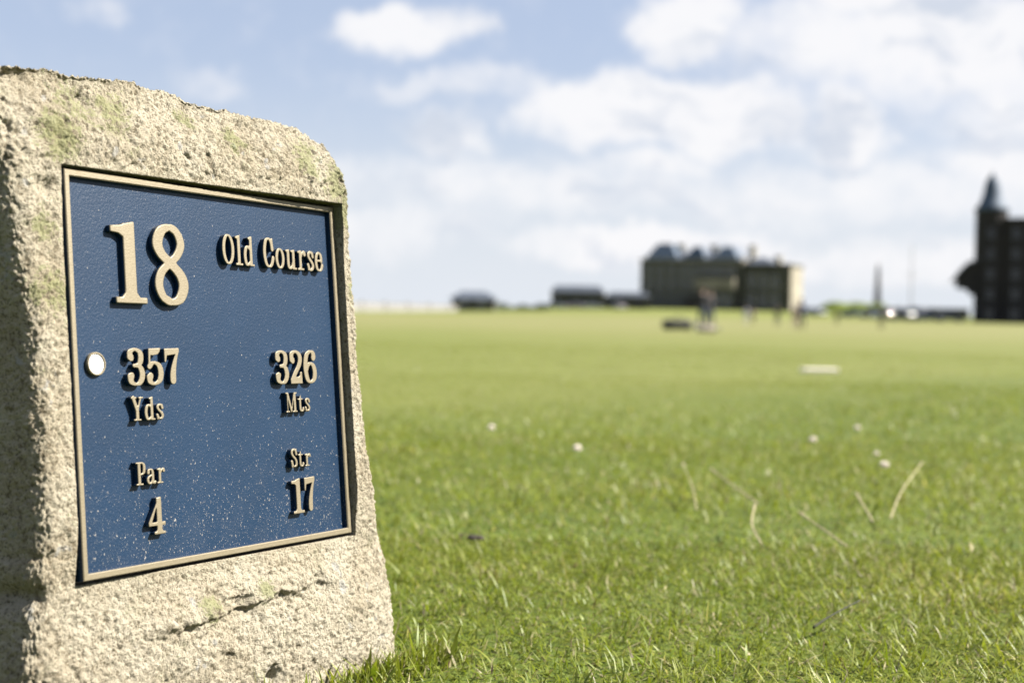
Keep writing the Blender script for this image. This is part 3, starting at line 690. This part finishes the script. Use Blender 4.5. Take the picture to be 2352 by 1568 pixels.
def clover(px, py, r, label):
    b = gp(px, py, 0); root = empty('clover_flower', b); tag(root, label, 'flower', 'pale clover heads in the turf')
    MB().tube([(0, 0, -.004), (.001, 0, .012), (.0, .001, .032)], .0008, 6).build('stem', STEM, root, smooth=True)
    m = MB()
    for k in range(46):
        z = 1 - 1.7 * (k + .5) / 46; a = k * 2.39996; s_ = math.sqrt(max(0, 1 - z * z)); d = Vector((s_ * math.cos(a), s_ * math.sin(a), z * .85 + .1))
        c = Vector((0, 0, .032 + r * .4)); m.tube([tuple(c + d * r * .3), tuple(c + d * r * .8), tuple(c + d * r * 1.1)], [r * .08, r * .17, r * .05], 5)
    m.build('flower_head', PETAL, root, smooth=True)
for px, py, r, lb in ((1325, 1052, .0085, 'pale clover head alone on the turf nearest the marker stone'), (2030, 1098, .0085, 'pale clover head between the right dry stalks, nearest of the right cluster'),
                      (1866, 1030, .0085, 'pale clover head above the tall dry stalks, left of the right cluster'), (1968, 1000, .008, 'farthest pale clover head, uppermost of the right cluster'),
                      (2012, 1064, .006, 'small pale clover head just behind the nearest one of the right cluster'), (1128, 1001, .008, 'faint pale clover head close to the right edge of the stone')):
    clover(px, py + 14, r, lb)
def clod(px, py, r, label, seed):
    b = gp(px, py, 0); m = MB(); rg = random.Random(seed); bm = bmesh.new(); bmesh.ops.create_icosphere(bm, subdivisions=3, radius=1)
    for v in bm.verts:
        k = .75 + .5 * float(vnoise(np.array([[v.co.x + seed, v.co.y, v.co.z]]), 1.7, 3)[0]) * .6 + .12 * rg.random()
        v.co = Vector((v.co.x * 1.5, v.co.y, max(v.co.z, -.3) * .55)) * r * k
    me = bpy.data.meshes.new('soil_clod'); bm.to_mesh(me); bm.free(); o = obj('soil_clod', me, SOIL, None, b + Vector((0, 0, .008))); tag(o, label, 'soil')
clod(1092, 1248, .010, 'dark crumb of bare soil lying in the turf right of the stone', 3)
clod(1062, 1240, .004, 'tiny dark soil crumb left of the larger crumb', 8)
b = gp(1882, 854, 0); pl_ = empty('pale_marker_plate', b, .05); tag(pl_, 'small flat pale plate lying alone on the mown fairway', 'plate')
MB().box(-.115, -.06, -.02, .115, .06, .024).build('plate', PALE, pl_, bevel=.006)

# ------------------------------------------------------------------ the town
def stone_wall(name, col): return pmat(name, col, .9, 0, .22, .35, .01, 3)
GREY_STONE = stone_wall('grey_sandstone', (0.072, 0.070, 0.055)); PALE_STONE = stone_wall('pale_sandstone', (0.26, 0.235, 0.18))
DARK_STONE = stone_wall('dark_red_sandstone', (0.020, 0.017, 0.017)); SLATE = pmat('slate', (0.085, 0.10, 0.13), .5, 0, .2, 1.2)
LEAD = pmat('lead_blue_roof', (0.055, 0.085, 0.13), .75, 0, .15, 1)
PANE = pmat('window_glass', (0.02, 0.024, 0.028), .08, 0, .1, 1); FRAME = pmat('window_frame', (0.55, 0.53, 0.48), .6)
TIMBER = pmat('dark_timber', (0.07, 0.055, 0.045), .8, 0, .2, 2); WHITEWASH = pmat('whitewash', (0.27, 0.26, 0.25), .8, 0, .06, .5)
def window(root, x, z, w_, h, y=0.0, frame=FRAME):
    """frame proud of the wall, pane set inside it, facing -y"""
    m = MB(); t = .11
    m.box(x - w_ / 2 - t, y - .08, z - t, x - w_ / 2, y + .05, z + h + t).box(x + w_ / 2, y - .08, z - t, x + w_ / 2 + t, y + .05, z + h + t)
    m.box(x - w_ / 2, y - .08, z - t, x + w_ / 2, y + .05, z).box(x - w_ / 2, y - .08, z + h, x + w_ / 2, y + .05, z + h + t).box(x - .03, y - .05, z, x + .03, y + .04, z + h).box(x - w_ / 2, y - .05, z + h * .5 - .03, x + w_ / 2, y + .038, z + h * .5 + .03)
    f = m.build('window', frame, root); MB().box(x - w_ / 2 - .01, y - .025, z - .01, x + w_ / 2 + .01, y + .03, z + h + .01).build('pane', PANE, f)
def hip(m, x0, y0, x1, y1, z0, h, inset):
    m.box(x0, y0, z0, x1, y1, z0 + h, (inset, inset))
# --- clubhouse
c0 = at(1470, 705, 330); gz0 = ground_z(c0.x, c0.y)
club = empty('clubhouse', (c0.x, c0.y, min(gz0, c0.z) - .3), R(-24)); club.scale = (1, 1, 1.07); tag(club, 'large grey stone clubhouse with slate roofs and sunlit right end', 'building')
# the block's front runs along +x, its depth along +y
W1, W2, DP = 25.0, 11.4, 14.0
MB().box(0, 0, -1.5, W1, DP, 11.0).build('main_wall', GREY_STONE, club)
MB().box(W1 - .01, .8, -1.5, W1 + W2, DP - .5, 9.9).build('wing_wall', GREY_STONE, club)
MB().box(W1 + W2 - .02, .9, -1.5, W1 + W2 + .12, DP - .6, 9.88).build('sunlit_end_skin', PALE_STONE, club)  # thin skin on the wing's sun side, sunlight painted in by a paler colour
MB().box(-.25, -.25, 11.0, W1 + .25, DP + .25, 11.45).build('cornice', PALE_STONE, club)
MB().box(W1 + .26, .5, 9.9, W1 + W2 + .3, DP - .2, 10.5).build('parapet', GREY_STONE, club)
m = MB(); hip(m, .2, .2, W1 - .2, DP - .2, 11.45, 1.7, 3.4); roof = m.build('roof', SLATE, club)
for x, w_, h in ((5.2, 4.2, 3.3), (13.6, 2.6, 2.5), (20.9, 3.2, 2.5)):           # pavilion roofs over the bays
    m = MB(); hip(m, x - w_, -.2, x + w_, 2 * w_ - .2, 11.45, h, w_ * .55); m.box(x - w_ * .42, w_ * .6, 11.45 + h, x + w_ * .42, w_ * 1.4, 11.8 + h, (.3, .3)); d_ = m.build('pavilion_roof', LEAD, club)
for x, y, h in ((7.9, 7, 2.2), (16.3, 7, 1.9), (W1 + .9, 6.5, 3.8), (W1 + 6.6, 9, 1.6)):
    m = MB(); m.box(x - .6, y - 1.1, 9.5, x + .6, y + 1.1, 12.6 + h - (2.0 if x > W1 else 0)).box(x - .75, y - 1.25, 12.6 + h - (2.0 if x > W1 else 0), x + .75, y + 1.25, 12.9 + h - (2.0 if x > W1 else 0)); m.build('chimney', PALE_STONE if x > W1 else GREY_STONE, club)
m = MB(); hip(m, W1 + .3, 1.6, W1 + 7.2, DP - 1.4, 10.5, 1.5, 2.6); m.build('wing_roof', SLATE, club)
# projecting bay with a pale balcony front
MB().box(14.6, -2.4, -1.5, 23.6, -.01, 4.6).build('bay', GREY_STONE, club)
MB().box(14.3, -2.8, 4.6, 23.9, -.015, 7.1).build('balcony', PALE_STONE, club)
for k in range(4): window(club, 15.8 + 2.2 * k, .9, 1.2, 2.6, -2.4)
for x in (2.2, 5.0, 7.8, 10.6, 13.0):
    window(club, x, .9, 1.3, 2.7); window(club, x, 4.7, 1.3, 2.5); window(club, x, 8.0, 1.2, 1.9)
for k in range(4): window(club, 15.6 + 2.3 * k, 8.0, 1.2, 1.9)
for x in (27.2, 30.0, 32.8): window(club, x, .9, 1.4, 2.8, .8); window(club, x, 5.2, 1.4, 2.6, .8)
m = MB().box(11.2, -.9, -1.5, 13.9, -.02, 3.4); m.build('porch', GREY_STONE, club)
MB().box(11.9, -.96, -.2, 13.2, -.91, 2.3).build('door', TIMBER, club)
# --- dark hotel with spired turret at the right
def tower():
    t0 = at(2234, 712, 200); z0 = ground_z(t0.x, t0.y) - .4
    r = empty('turreted_hotel', (t0.x, t0.y, z0), R(-20)); tag(r, 'tall dark stone hotel with pointed blue turret at the right edge', 'building')
    H = 16.5
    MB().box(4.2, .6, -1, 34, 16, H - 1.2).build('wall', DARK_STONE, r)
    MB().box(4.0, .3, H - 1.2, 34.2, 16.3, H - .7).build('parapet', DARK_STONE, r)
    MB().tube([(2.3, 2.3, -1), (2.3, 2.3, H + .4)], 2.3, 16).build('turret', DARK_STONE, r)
    MB().lathe([(2.45, H + .4), (2.5, H + .7), (1.95, H + 1.3), (1.45, H + 2.4), (1.2, H + 3.6), (1.0, H + 4.7), (.55, H + 5.5), (.1, H + 6.0), (.04, H + 6.5)], 16, (2.3, 2.3, 0)).build('turret_roof', LEAD, r, smooth=True)
    for x, h in ((8.6, 1.4), (11.4, 2.2), (15, 2.4), (21, 2.4)): MB().box(x - .8, 4, H - .9, x + .8, 6, H + h).build('chimney', DARK_STONE, r)
    for fl in range(5):
        z = .6 + 2.95 * fl
        for k in range(9): window(r, 5.8 + 2.85 * k, z + .2, 1.15, 1.75, .6, DARK_STONE)
        a = -math.pi / 2; window(r, 2.3, z + .2, 1.0, 1.7, .03, DARK_STONE)
    # corner oriel with a sloping roof, bracketed out from the left flank
    MB().prism([(.6, 9.6), (.6, 4.4), (-.7, 4.6), (-1.0, 5.3), (-2.5, 5.5), (-2.5, 6.9), (-1.9, 7.8), (-.9, 8.9)], 'y', .6, 5.2).build('oriel', DARK_STONE, r)
    MB().prism([(.65, 9.9), (.65, 9.62), (-.9, 8.92), (-1.92, 7.82), (-3.0, 6.4), (-3.25, 6.35), (-2.0, 8.1), (-.95, 9.25)], 'y', .35, 5.5).build('oriel_roof', SLATE, r)
tower()
# --- low pavilion left of the clubhouse
p0 = at(1266, 707, 300); r = empty('long_pavilion', (p0.x, p0.y, ground_z(p0.x, p0.y) - .3), R(-6)); r.scale = (1, 1, 1.12); tag(r, 'long low dark pavilion running up to the clubhouse', 'building')
MB().box(0, 0, -1, 11.5, 7, 3.6).build('wall', GREY_STONE, r); MB().box(11.51, .3, -1, 21.5, 7, 2.9).build('annexe_wall', GREY_STONE, r)
m = MB(); hip(m, -.4, -.4, 11.9, 7.4, 3.6, 1.3, 1.4); m.build('roof', SLATE, r); m = MB(); hip(m, 11.95, -.1, 21.8, 7.3, 2.9, .9, 1.0); m.build('annexe_roof', SLATE, r)
for k in range(4): window(r, 1.6 + 2.7 * k, .9, 1.5, 1.5, 0, DARK_STONE)
for k in range(3): window(r, 13.2 + 3 * k, .9, 1.5, 1.3, .3, DARK_STONE)
# --- small hipped kiosk behind the white wall
p0 = at(1030, 706, 250); r = empty('hipped_kiosk', (p0.x, p0.y, ground_z(p0.x, p0.y) - .2), R(-4)); tag(r, 'small kiosk with dark hipped roof above the long white wall', 'building')
MB().box(.6, .4, -1, 8.4, 5, 2.5).build('wall', GREY_STONE, r); m = MB(); hip(m, -.1, -.3, 9.0, 5.7, 2.5, 1.5, 2.3); m.build('roof', SLATE, r)
window(r, 2.6, 1.0, 1.4, 1.2, .4); window(r, 6.0, 1.0, 1.4, 1.2, .4)
p0 = at(780, 704, 222); p1 = at(1124, 706, 258)
r = empty('white_wall', (p0.x, p0.y, ground_z(p0.x, p0.y) - .2), math.atan2(p1.y - p0.y, p1.x - p0.x)); tag(r, 'long low whitewashed wall at the far left edge of the fairway', 'wall', kind='thing')
L_ = math.hypot(p1.x - p0.x, p1.y - p0.y)
MB().box(0, 0, -1.2, L_, .4, 1.45).build('wall_run', WHITEWASH, r); MB().box(-.05, -.06, 1.45, L_ + .05, .46, 1.6).build('coping', PALE_STONE, r)
for k in range(8): MB().box(k * L_ / 7 - .3, -.15, -1.2, k * L_ / 7 + .3, .55, 1.85).build('pier', WHITEWASH, r)
# --- obelisk and flagpole
p0 = at(2015, 700, 380); r = empty('obelisk', (p0.x, p0.y, ground_z(p0.x, p0.y)), R(12)); tag(r, 'slim pointed stone obelisk on a stepped base behind the cars', 'monument')
m = MB(); m.box(-2.2, -2.2, -2, 2.2, 2.2, .5).box(-1.6, -1.6, .5, 1.6, 1.6, 1.0); m.build('step', GREY_STONE, r)
MB().box(-1.0, -1.0, 1.0, 1.0, 1.0, 3.4, (.15, .15)).build('pedestal', DARK_STONE, r)
MB().box(-.72, -.72, 3.4, .72, .72, 13.0, (.40, .40)).build('shaft', DARK_STONE, r); MB().box(-.32, -.32, 13.0, .32, .32, 14.8, (.30, .30)).build('tip', DARK_STONE, r)
p0 = at(2092, 700, 330); r = empty('flagpole', (p0.x, p0.y, ground_z(p0.x, p0.y))); tag(r, 'tall thin white flagpole between obelisk and hotel', 'flagpole')
MB().tube([(0, 0, -.5), (0, 0, 8), (0, 0, 16.5)], [.16, .13, .07], 10).build('pole', WHITEWASH, r); MB().lathe([(.05, 16.5), (.14, 16.6), (.15, 16.75), (.05, 16.88)], 10).build('finial', WHITEWASH, r)
MB().tube([(-1.6, 0, 9.5), (1.6, 0, 9.5)], [.06, .06], 8).build('yardarm', WHITEWASH, r)
# --- grass bank below the obelisk
bx = at(1905, 716, 285); ex = at(2040, 716, 285); n = 40; V = []; Fc = []
for i in range(n + 1):
    for j in range(13):
        x = bx.x - 4 + (ex.x - bx.x + 8) * i / n; y = bx.y - 6 + 14 * j / 12
        e = float(ss(0, .22, i / n) * ss(1, .7, i / n) * ss(0, .35, j / 12) * ss(1, .75, j / 12))
        V.append((x, y, ground_z(x, y) - .12 + e * (2.5 + .25 * math.sin(i * .7))))
for i in range(n):
    for j in range(12): a = i * 13 + j; Fc.append((a, a + 13, a + 14, a + 1))
BANK = pmat('bank_turf', (0.10, 0.128, 0.022), .95, 0, .18, .6, .03, 12, .1)
o = mesh('grass_bank', V, Fc, BANK, smooth=True); tag(o, 'bright green grass bank below the obelisk', kind='structure')

# --- shrubs
LEAF = pmat('shrub_leaf', (0.055, 0.085, 0.03), .7, 0, .3, 2)
BARK = pmat('bark', (0.09, 0.07, 0.05), .9)
def shrub(px, py, d, w_, h, label, seed):
    p = at(px, py, d); r = empty('shrub', (p.x, p.y, ground_z(p.x, p.y) - .05)); tag(r, label, 'shrub', 'low shrubs left of the pavilion')
    g = np.random.default_rng(seed); m = MB()
    for k in range(5): a = g.uniform(0, 6.28); m.tube([(0, 0, -.2), (.3 * w_ * .5 * math.cos(a), .2 * w_ * math.sin(a), h * .4), (.35 * w_ * math.cos(a), .3 * w_ * math.sin(a), h * .75)], [.06, .04, .02], 5)
    m.build('stem', BARK, r); V = []; Q = []
    n = 1500; th = g.uniform(0, 6.283, n); z = g.uniform(.02, 1, n) ** .8; rad = np.sqrt(g.uniform(.25, 1, n)) * np.sqrt(np.maximum(0, 1 - z ** 2.4)) * (1 + .25 * np.sin(3 * th + seed))
    for k in range(n):
        c = np.array([rad[k] * math.cos(th[k]) * w_ / 2, rad[k] * math.sin(th[k]) * w_ / 3, z[k] * h]); s_ = g.uniform(.08, .16); R3 = np.linalg.qr(g.normal(size=(3, 3)))[0] * s_
        b_ = len(V); V += [c - R3[0], c + R3[1] * .5, c + R3[0], c - R3[1] * .5]; Q.append((b_, b_ + 1, b_ + 2, b_ + 3))
    mesh('crown', V, Q, LEAF, r)
shrub(1150, 708, 262, 4.6, 1.5, 'wide low shrub just right of the white wall', 1)
shrub(1200, 709, 262, 4.0, 1.1, 'middle low shrub between white wall and pavilion', 2)
shrub(1243, 710, 262, 3.2, 1.3, 'low shrub touching the left end of the pavilion', 3)

# --- cars
TYRE = pmat('tyre', (0.02, 0.02, 0.02), .8); RIMM = pmat('wheel_rim', (0.5, 0.5, 0.52), .3, .9); LAMP = pmat('headlight_glass', (0.8, 0.8, 0.82), .1)
def glass_mat():
    m = pmat('car_glass', (0.02, 0.025, 0.03), .13, 0, .05, 1, spec=.9); return m
CARG = glass_mat()
def paint(n, c): return pmat(n, c, .3, .2, .04, 1, coat=.6)
def car_proto(name, body, van=False):
    r = empty(name); L, Wd = (4.9, 1.9) if van else (4.3, 1.75); hb = 1.05 if van else .86; hr = 2.05 if van else 1.46
    if van: low = [(0, .32), (.0, .85), (.12, 1.0), (1.0, 1.1), (L - .05, 1.1), (L, .4)]; cab = [(.75, 1.1), (1.55, hr), (L - .12, hr), (L - .04, 1.1)]
    else: low = [(0, .3), (.0, .62), (.15, .76), (1.15, .9), (3.7, .93), (L - .06, .9), (L, .5), (L - .05, .3)]; cab = [(1.0, .89), (1.75, hr - .04), (2.3, hr), (3.1, hr - .03), (4.0, .92)]
    b = MB().prism(low, 'x', -Wd / 2, Wd / 2)
    b = b.build('body', body, r, bevel=.06)
    m = MB(); nC = len(cab)
    for sx, ins in ((-1, 0), (1, 0)):
        for y, z in cab: m.v.append((sx * (Wd / 2 - .06 - .22 * (z - hb) / (hr - hb)), y, z - .03))
    m.f.append(tuple(range(nC))[::-1]); m.f.append(tuple(range(nC, 2 * nC)))
    for i in range(nC): j = (i + 1) % nC; m.f.append((i, j, nC + j, nC + i))
    m.build('window', CARG, r, bevel=.03)
    a, c = cab[1], cab[-2]
    MB().prism([(a[0] - .02, a[1] - .02), (a[0] + .1, a[1] + .03), ((a[0] + c[0]) / 2, hr + .03), (c[0] - .1, c[1] + .03), (c[0] + .03, c[1] - .02)], 'x', -(Wd / 2 - .24), Wd / 2 - .24).build('roof', body, r, bevel=.015)
    for y in (.85, L - .85):
        for sx in (-1, 1):
            x = sx * (Wd / 2 - .1)
            wv = MB().tube([(x - .1, y, .32), (x + .1, y, .32)], .32, 16).build('wheel', TYRE, r); MB().tube([(x - .115, y, .32), (x + .115, y, .32)], .19, 12).build('rim', RIMM, wv)
    for sx in (-1, 1): MB().box(sx * .62 - .2, -.03, .58, sx * .62 + .2, .1, .72).build('headlight', LAMP, r)
    MB().box(-Wd / 2 + .1, -.05, .3, Wd / 2 - .1, .02, .5).build('bumper', TYRE, r)
    return r
def copy_tree(o, parent=None):
    c = o.copy(); COL.objects.link(c); c.parent = parent
    for ch in o.children: copy_tree(ch, c)
    return c
SILVER, WHITEP, NAVYP, DARKP, REDP = paint('silver_paint', (.42, .43, .45)), paint('white_paint', (.78, .78, .76)), paint('blue_paint', (.03, .06, .16)), paint('dark_paint', (.03, .032, .036)), paint('pink_grey_paint', (.36, .29, .30))
protos = {}
def car(kind, px, py, d, rz, label, grp):
    van = kind.startswith('van'); key = kind
    mt = {'silver': SILVER, 'white': WHITEP, 'blue': NAVYP, 'dark': DARKP, 'rose': REDP}[kind.split('_')[1]]
    nm = 'parked_van' if van else 'parked_car'
    if key not in protos: o = protos[key] = car_proto(nm, mt, van)
    else: o = copy_tree(protos[key])
    p = at(px, py, d); o.location = (p.x, p.y, ground_z(p.x, p.y)); o.rotation_euler = (0, 0, R(rz)); tag(o, label, 'van' if van else 'car', grp)
GA, GB = 'vehicles parked before the dark hotel', 'cars parked by the pavilion'
car('car_dark', 1860, 720, 240, -40, 'dark car parked at the sunlit right end of the clubhouse', GA)
car('car_silver', 1893, 720, 238, 35, 'silver car left of the green bank catching the sun', GA)
car('car_blue', 1992, 722, 222, 60, 'blue car at the foot of the obelisk', GA)
car('car_rose', 2030, 722, 220, 20, 'pinkish grey car just right of the obelisk', GA)
car('van_white', 2062, 720, 212, 28, 'white van farthest left of the white vehicles before the hotel', GA)
car('van_white', 2094, 720, 214, 34, 'white van in the middle of the row before the hotel', GA)
car('van_silver', 2135, 720, 216, 30, 'silver van right of the two white vans before the hotel', GA)
car('car_dark', 2105, 726, 205, 85, 'dark car side on in front of the white vans', GA)
car('car_blue', 2165, 726, 204, 80, 'blue car side on nearest the hotel corner', GA)
car('car_dark', 2215, 726, 202, 86, 'dark car side on under the hotel oriel', GA)
car('car_silver', 1300, 708, 285, 75, 'silver car leftmost before the pavilion', GB)
car('car_rose', 1345, 708, 285, 70, 'pinkish grey car second from left before the pavilion', GB)
car('car_silver', 1385, 708, 285, 80, 'silver car before the middle of the pavilion', GB)
car('car_rose', 1432, 708, 285, 20, 'pinkish grey car nearest the clubhouse corner', GB)

p0 = at(1984, 724, 246); p1 = at(2225, 724, 240)
r = empty('boundary_wall', (p0.x, p0.y, ground_z(p0.x, p0.y) - .2), math.atan2(p1.y - p0.y, p1.x - p0.x)); tag(r, 'low dark stone wall running from below the obelisk to the hotel', 'wall', kind='thing')
L_ = math.hypot(p1.x - p0.x, p1.y - p0.y); MB().box(0, 0, -1, L_, .45, 1.75).build('wall_run', GREY_STONE, r); MB().box(-.05, -.08, 1.75, L_ + .05, .53, 1.95).build('coping', SLATE, r)
# --- people
SKIN = pmat('skin', (0.42, 0.26, 0.19), .6); HAIR = pmat('hair', (0.05, 0.035, 0.025), .7); SHOE = pmat('shoe', (0.06, 0.05, 0.05), .6)
def cloth(n, c): return pmat(n, c, .9, 0, .12, 8)
CL = {k: cloth(k + '_cloth', c) for k, c in dict(black=(.02, .02, .024), navy=(.022, .035, .075), jeans=(.03, .05, .11), khaki=(.09, .075, .05), white=(.66, .64, .64), lilac=(.42, .42, .55), olive=(.07, .075, .035), rose=(.45, .33, .32)).items()}
def person(px, py, d, h, rz, top, legs, label, arm=.25, stride=.12):
    p = at(px, py, d); r = empty('person', (p.x, p.y, ground_z(p.x, p.y)), R(rz)); tag(r, label, 'person')
    J = [((0, 0, .93), .125), ((0, 0, 1.10), .12), ((0, -.01, 1.28), .145), ((0, 0, 1.43), .10), ((0, -.01, 1.50), .055), ((0, -.02, 1.58), .075), ((0, -.02, 1.68), .085), ((0, -.01, 1.74), .06)]; E = [(0, 1), (1, 2), (2, 3), (3, 4), (4, 5), (5, 6), (6, 7)]
    for s_ in (-1, 1):
        k = len(J); st = stride * s_
        J += [((.10 * s_, 0, .86), .095), ((.11 * s_, -st * .55 - .01, .48), .065), ((.115 * s_, -st * .2 + .03 * (s_ > 0), .10), .043), ((.125 * s_, -st * .2 - .14, .035), .035)]
        E += [(0, k), (k, k + 1), (k + 1, k + 2), (k + 2, k + 3)]
        k = len(J); fy = -arm if s_ > 0 else -.05
        J += [((.19 * s_, 0, 1.40), .062), ((.25 * s_, .02 + fy * .3, 1.12), .045), ((.24 * s_, fy - .04, .90), .033), ((.235 * s_, fy - .09, .80), .028)]
        E += [(3, k), (k, k + 1), (k + 1, k + 2), (k + 2, k + 3)]
    me = bpy.data.meshes.new('body'); me.from_pydata([Vector(j[0]) for j in J], E, [])
    o = bpy.data.objects.new('body', me); COL.objects.link(o)
    sk = o.modifiers.new('skin', 'SKIN'); sk.use_smooth_shade = True
    for i, sv in enumerate(me.skin_vertices[0].data): sv.radius = (J[i][1] * (1.25 if i in (0, 1, 2) else 1), J[i][1] * (.8 if i < 3 else 1)); sv.use_root = i == 0
    o.modifiers.new('sub', 'SUBSURF').levels = 2
    dg = bpy.context.evaluated_depsgraph_get(); dg.update(); m2 = bpy.data.meshes.new_from_object(o.evaluated_get(dg)); bpy.data.objects.remove(o)
    m2.materials.clear(); body = obj('body', m2, [top, legs, SKIN, SHOE], r)
    for pl in m2.polygons:
        c = pl.center; wr = abs(c.x) > .18 and c.z < .90
        pl.material_index = 2 if (c.z > 1.49 or wr) else 3 if c.z < .09 else 1 if c.z < .92 and abs(c.x) < .19 else 0
    bm = bmesh.new(); bmesh.ops.create_icosphere(bm, subdivisions=3, radius=.105)
    bmesh.ops.delete(bm, geom=[v for v in bm.verts if v.co.z < -.02 and v.co.y < .0 or v.co.z < -.07], context='VERTS')
    for v in bm.verts: v.co = Vector((v.co.x * .95, v.co.y * 1.08, v.co.z * 1.05)) + Vector((0, -.008, 1.695))
    hm = bpy.data.meshes.new('hair'); bm.to_mesh(hm); bm.free(); obj('hair', hm, HAIR, r)
    r.scale = (h / 1.78,) * 3
person(1613, 752, 60, 1.86, 190, CL['black'], CL['jeans'], 'person in dark jacket and blue jeans standing before the clubhouse', .3)
person(1631, 754, 62, 1.78, 205, CL['black'], CL['navy'], 'person in dark top and navy trousers close behind the jeans wearer')
person(1713, 748, 112, 1.62, 170, CL['lilac'], CL['white'], 'person in pale lilac clothes on the fairway')
person(1729, 748, 118, 1.45, 150, CL['rose'], CL['khaki'], 'short person in brownish clothes beside the lilac figure')
person(1785, 749, 110, 1.66, 180, CL['olive'], CL['navy'], 'person in dark olive top, alone left of the clubhouse end')
person(1841, 757, 80, 1.82, 200, CL['navy'], CL['black'], 'person in navy at the sunlit clubhouse end, nearest of the right figures', .35, .2)
person(1826, 755, 95, 1.76, 160, CL['rose'], CL['rose'], 'person in pinkish clothes standing left of the navy figure')
person(1922, 742, 130, 1.55, 180, CL['khaki'], CL['black'], 'small figure in brown below the green bank')
person(2024, 752, 100, 1.74, 175, CL['olive'], CL['khaki'], 'person in olive clothes standing below the obelisk')
# --- golf bags lying by the central figures
BAGD = pmat('dark_bag_cloth', (0.02, 0.021, 0.022), .6); BAGP = pmat('pale_bag_cloth', (0.55, 0.47, 0.42), .7); STEEL = pmat('club_steel', (0.6, 0.6, 0.62), .25, 1)
def golf_bag(px, py, d, rz, mat, s_, label):
    p = at(px, py, d); r = empty('golf_bag', (p.x, p.y, ground_z(p.x, p.y)), R(rz)); tag(r, label, 'golf bag', 'golf bags lying on the fairway')
    prof = [(-.5, .12), (-.47, .165), (-.2, .16), (.1, .15), (.36, .155), (.42, .17), (.44, .15)]
    m = MB(); m.tube([(x * s_, 0, .17 * s_) for x, q_ in prof], [q_ * s_ for x, q_ in prof], 16); m.build('bag', mat, r, smooth=True)
    MB().box(-.32 * s_, -.24 * s_, .06 * s_, .12 * s_, -.12 * s_, .28 * s_).build('pocket', mat, r, bevel=.03 * s_)
    MB().tube([(-.25 * s_, .0, .32 * s_), (-.1 * s_, -.03, .42 * s_), (.12 * s_, -.03, .42 * s_), (.25 * s_, 0, .31 * s_)], .022 * s_, 6).build('strap', mat, r, smooth=True)
    for k in range(5):
        a = k * 1.26; y_ = .08 * math.cos(a); z_ = .17 + .08 * math.sin(a); L_ = .16 + .03 * (k % 3)
        c_ = MB().tube([(.40 * s_, y_ * s_, z_ * s_), ((.44 + L_) * s_, y_ * 1.3 * s_, z_ * s_)], .008, 6).build('club', STEEL, r); MB().box((.43 + L_) * s_, (y_ * 1.3 - .05) * s_, (z_ - .02) * s_, (.49 + L_) * s_, (y_ * 1.3 + .05) * s_, (z_ + .035) * s_).build('club_head', STEEL, c_)
golf_bag(1556, 763, 50, 8, BAGD, 1.12, 'dark golf bag lying on the fairway left of the central figures')
golf_bag(1622, 768, 43, -6, BAGP, .62, 'pale golf bag lying at the feet of the central figures')
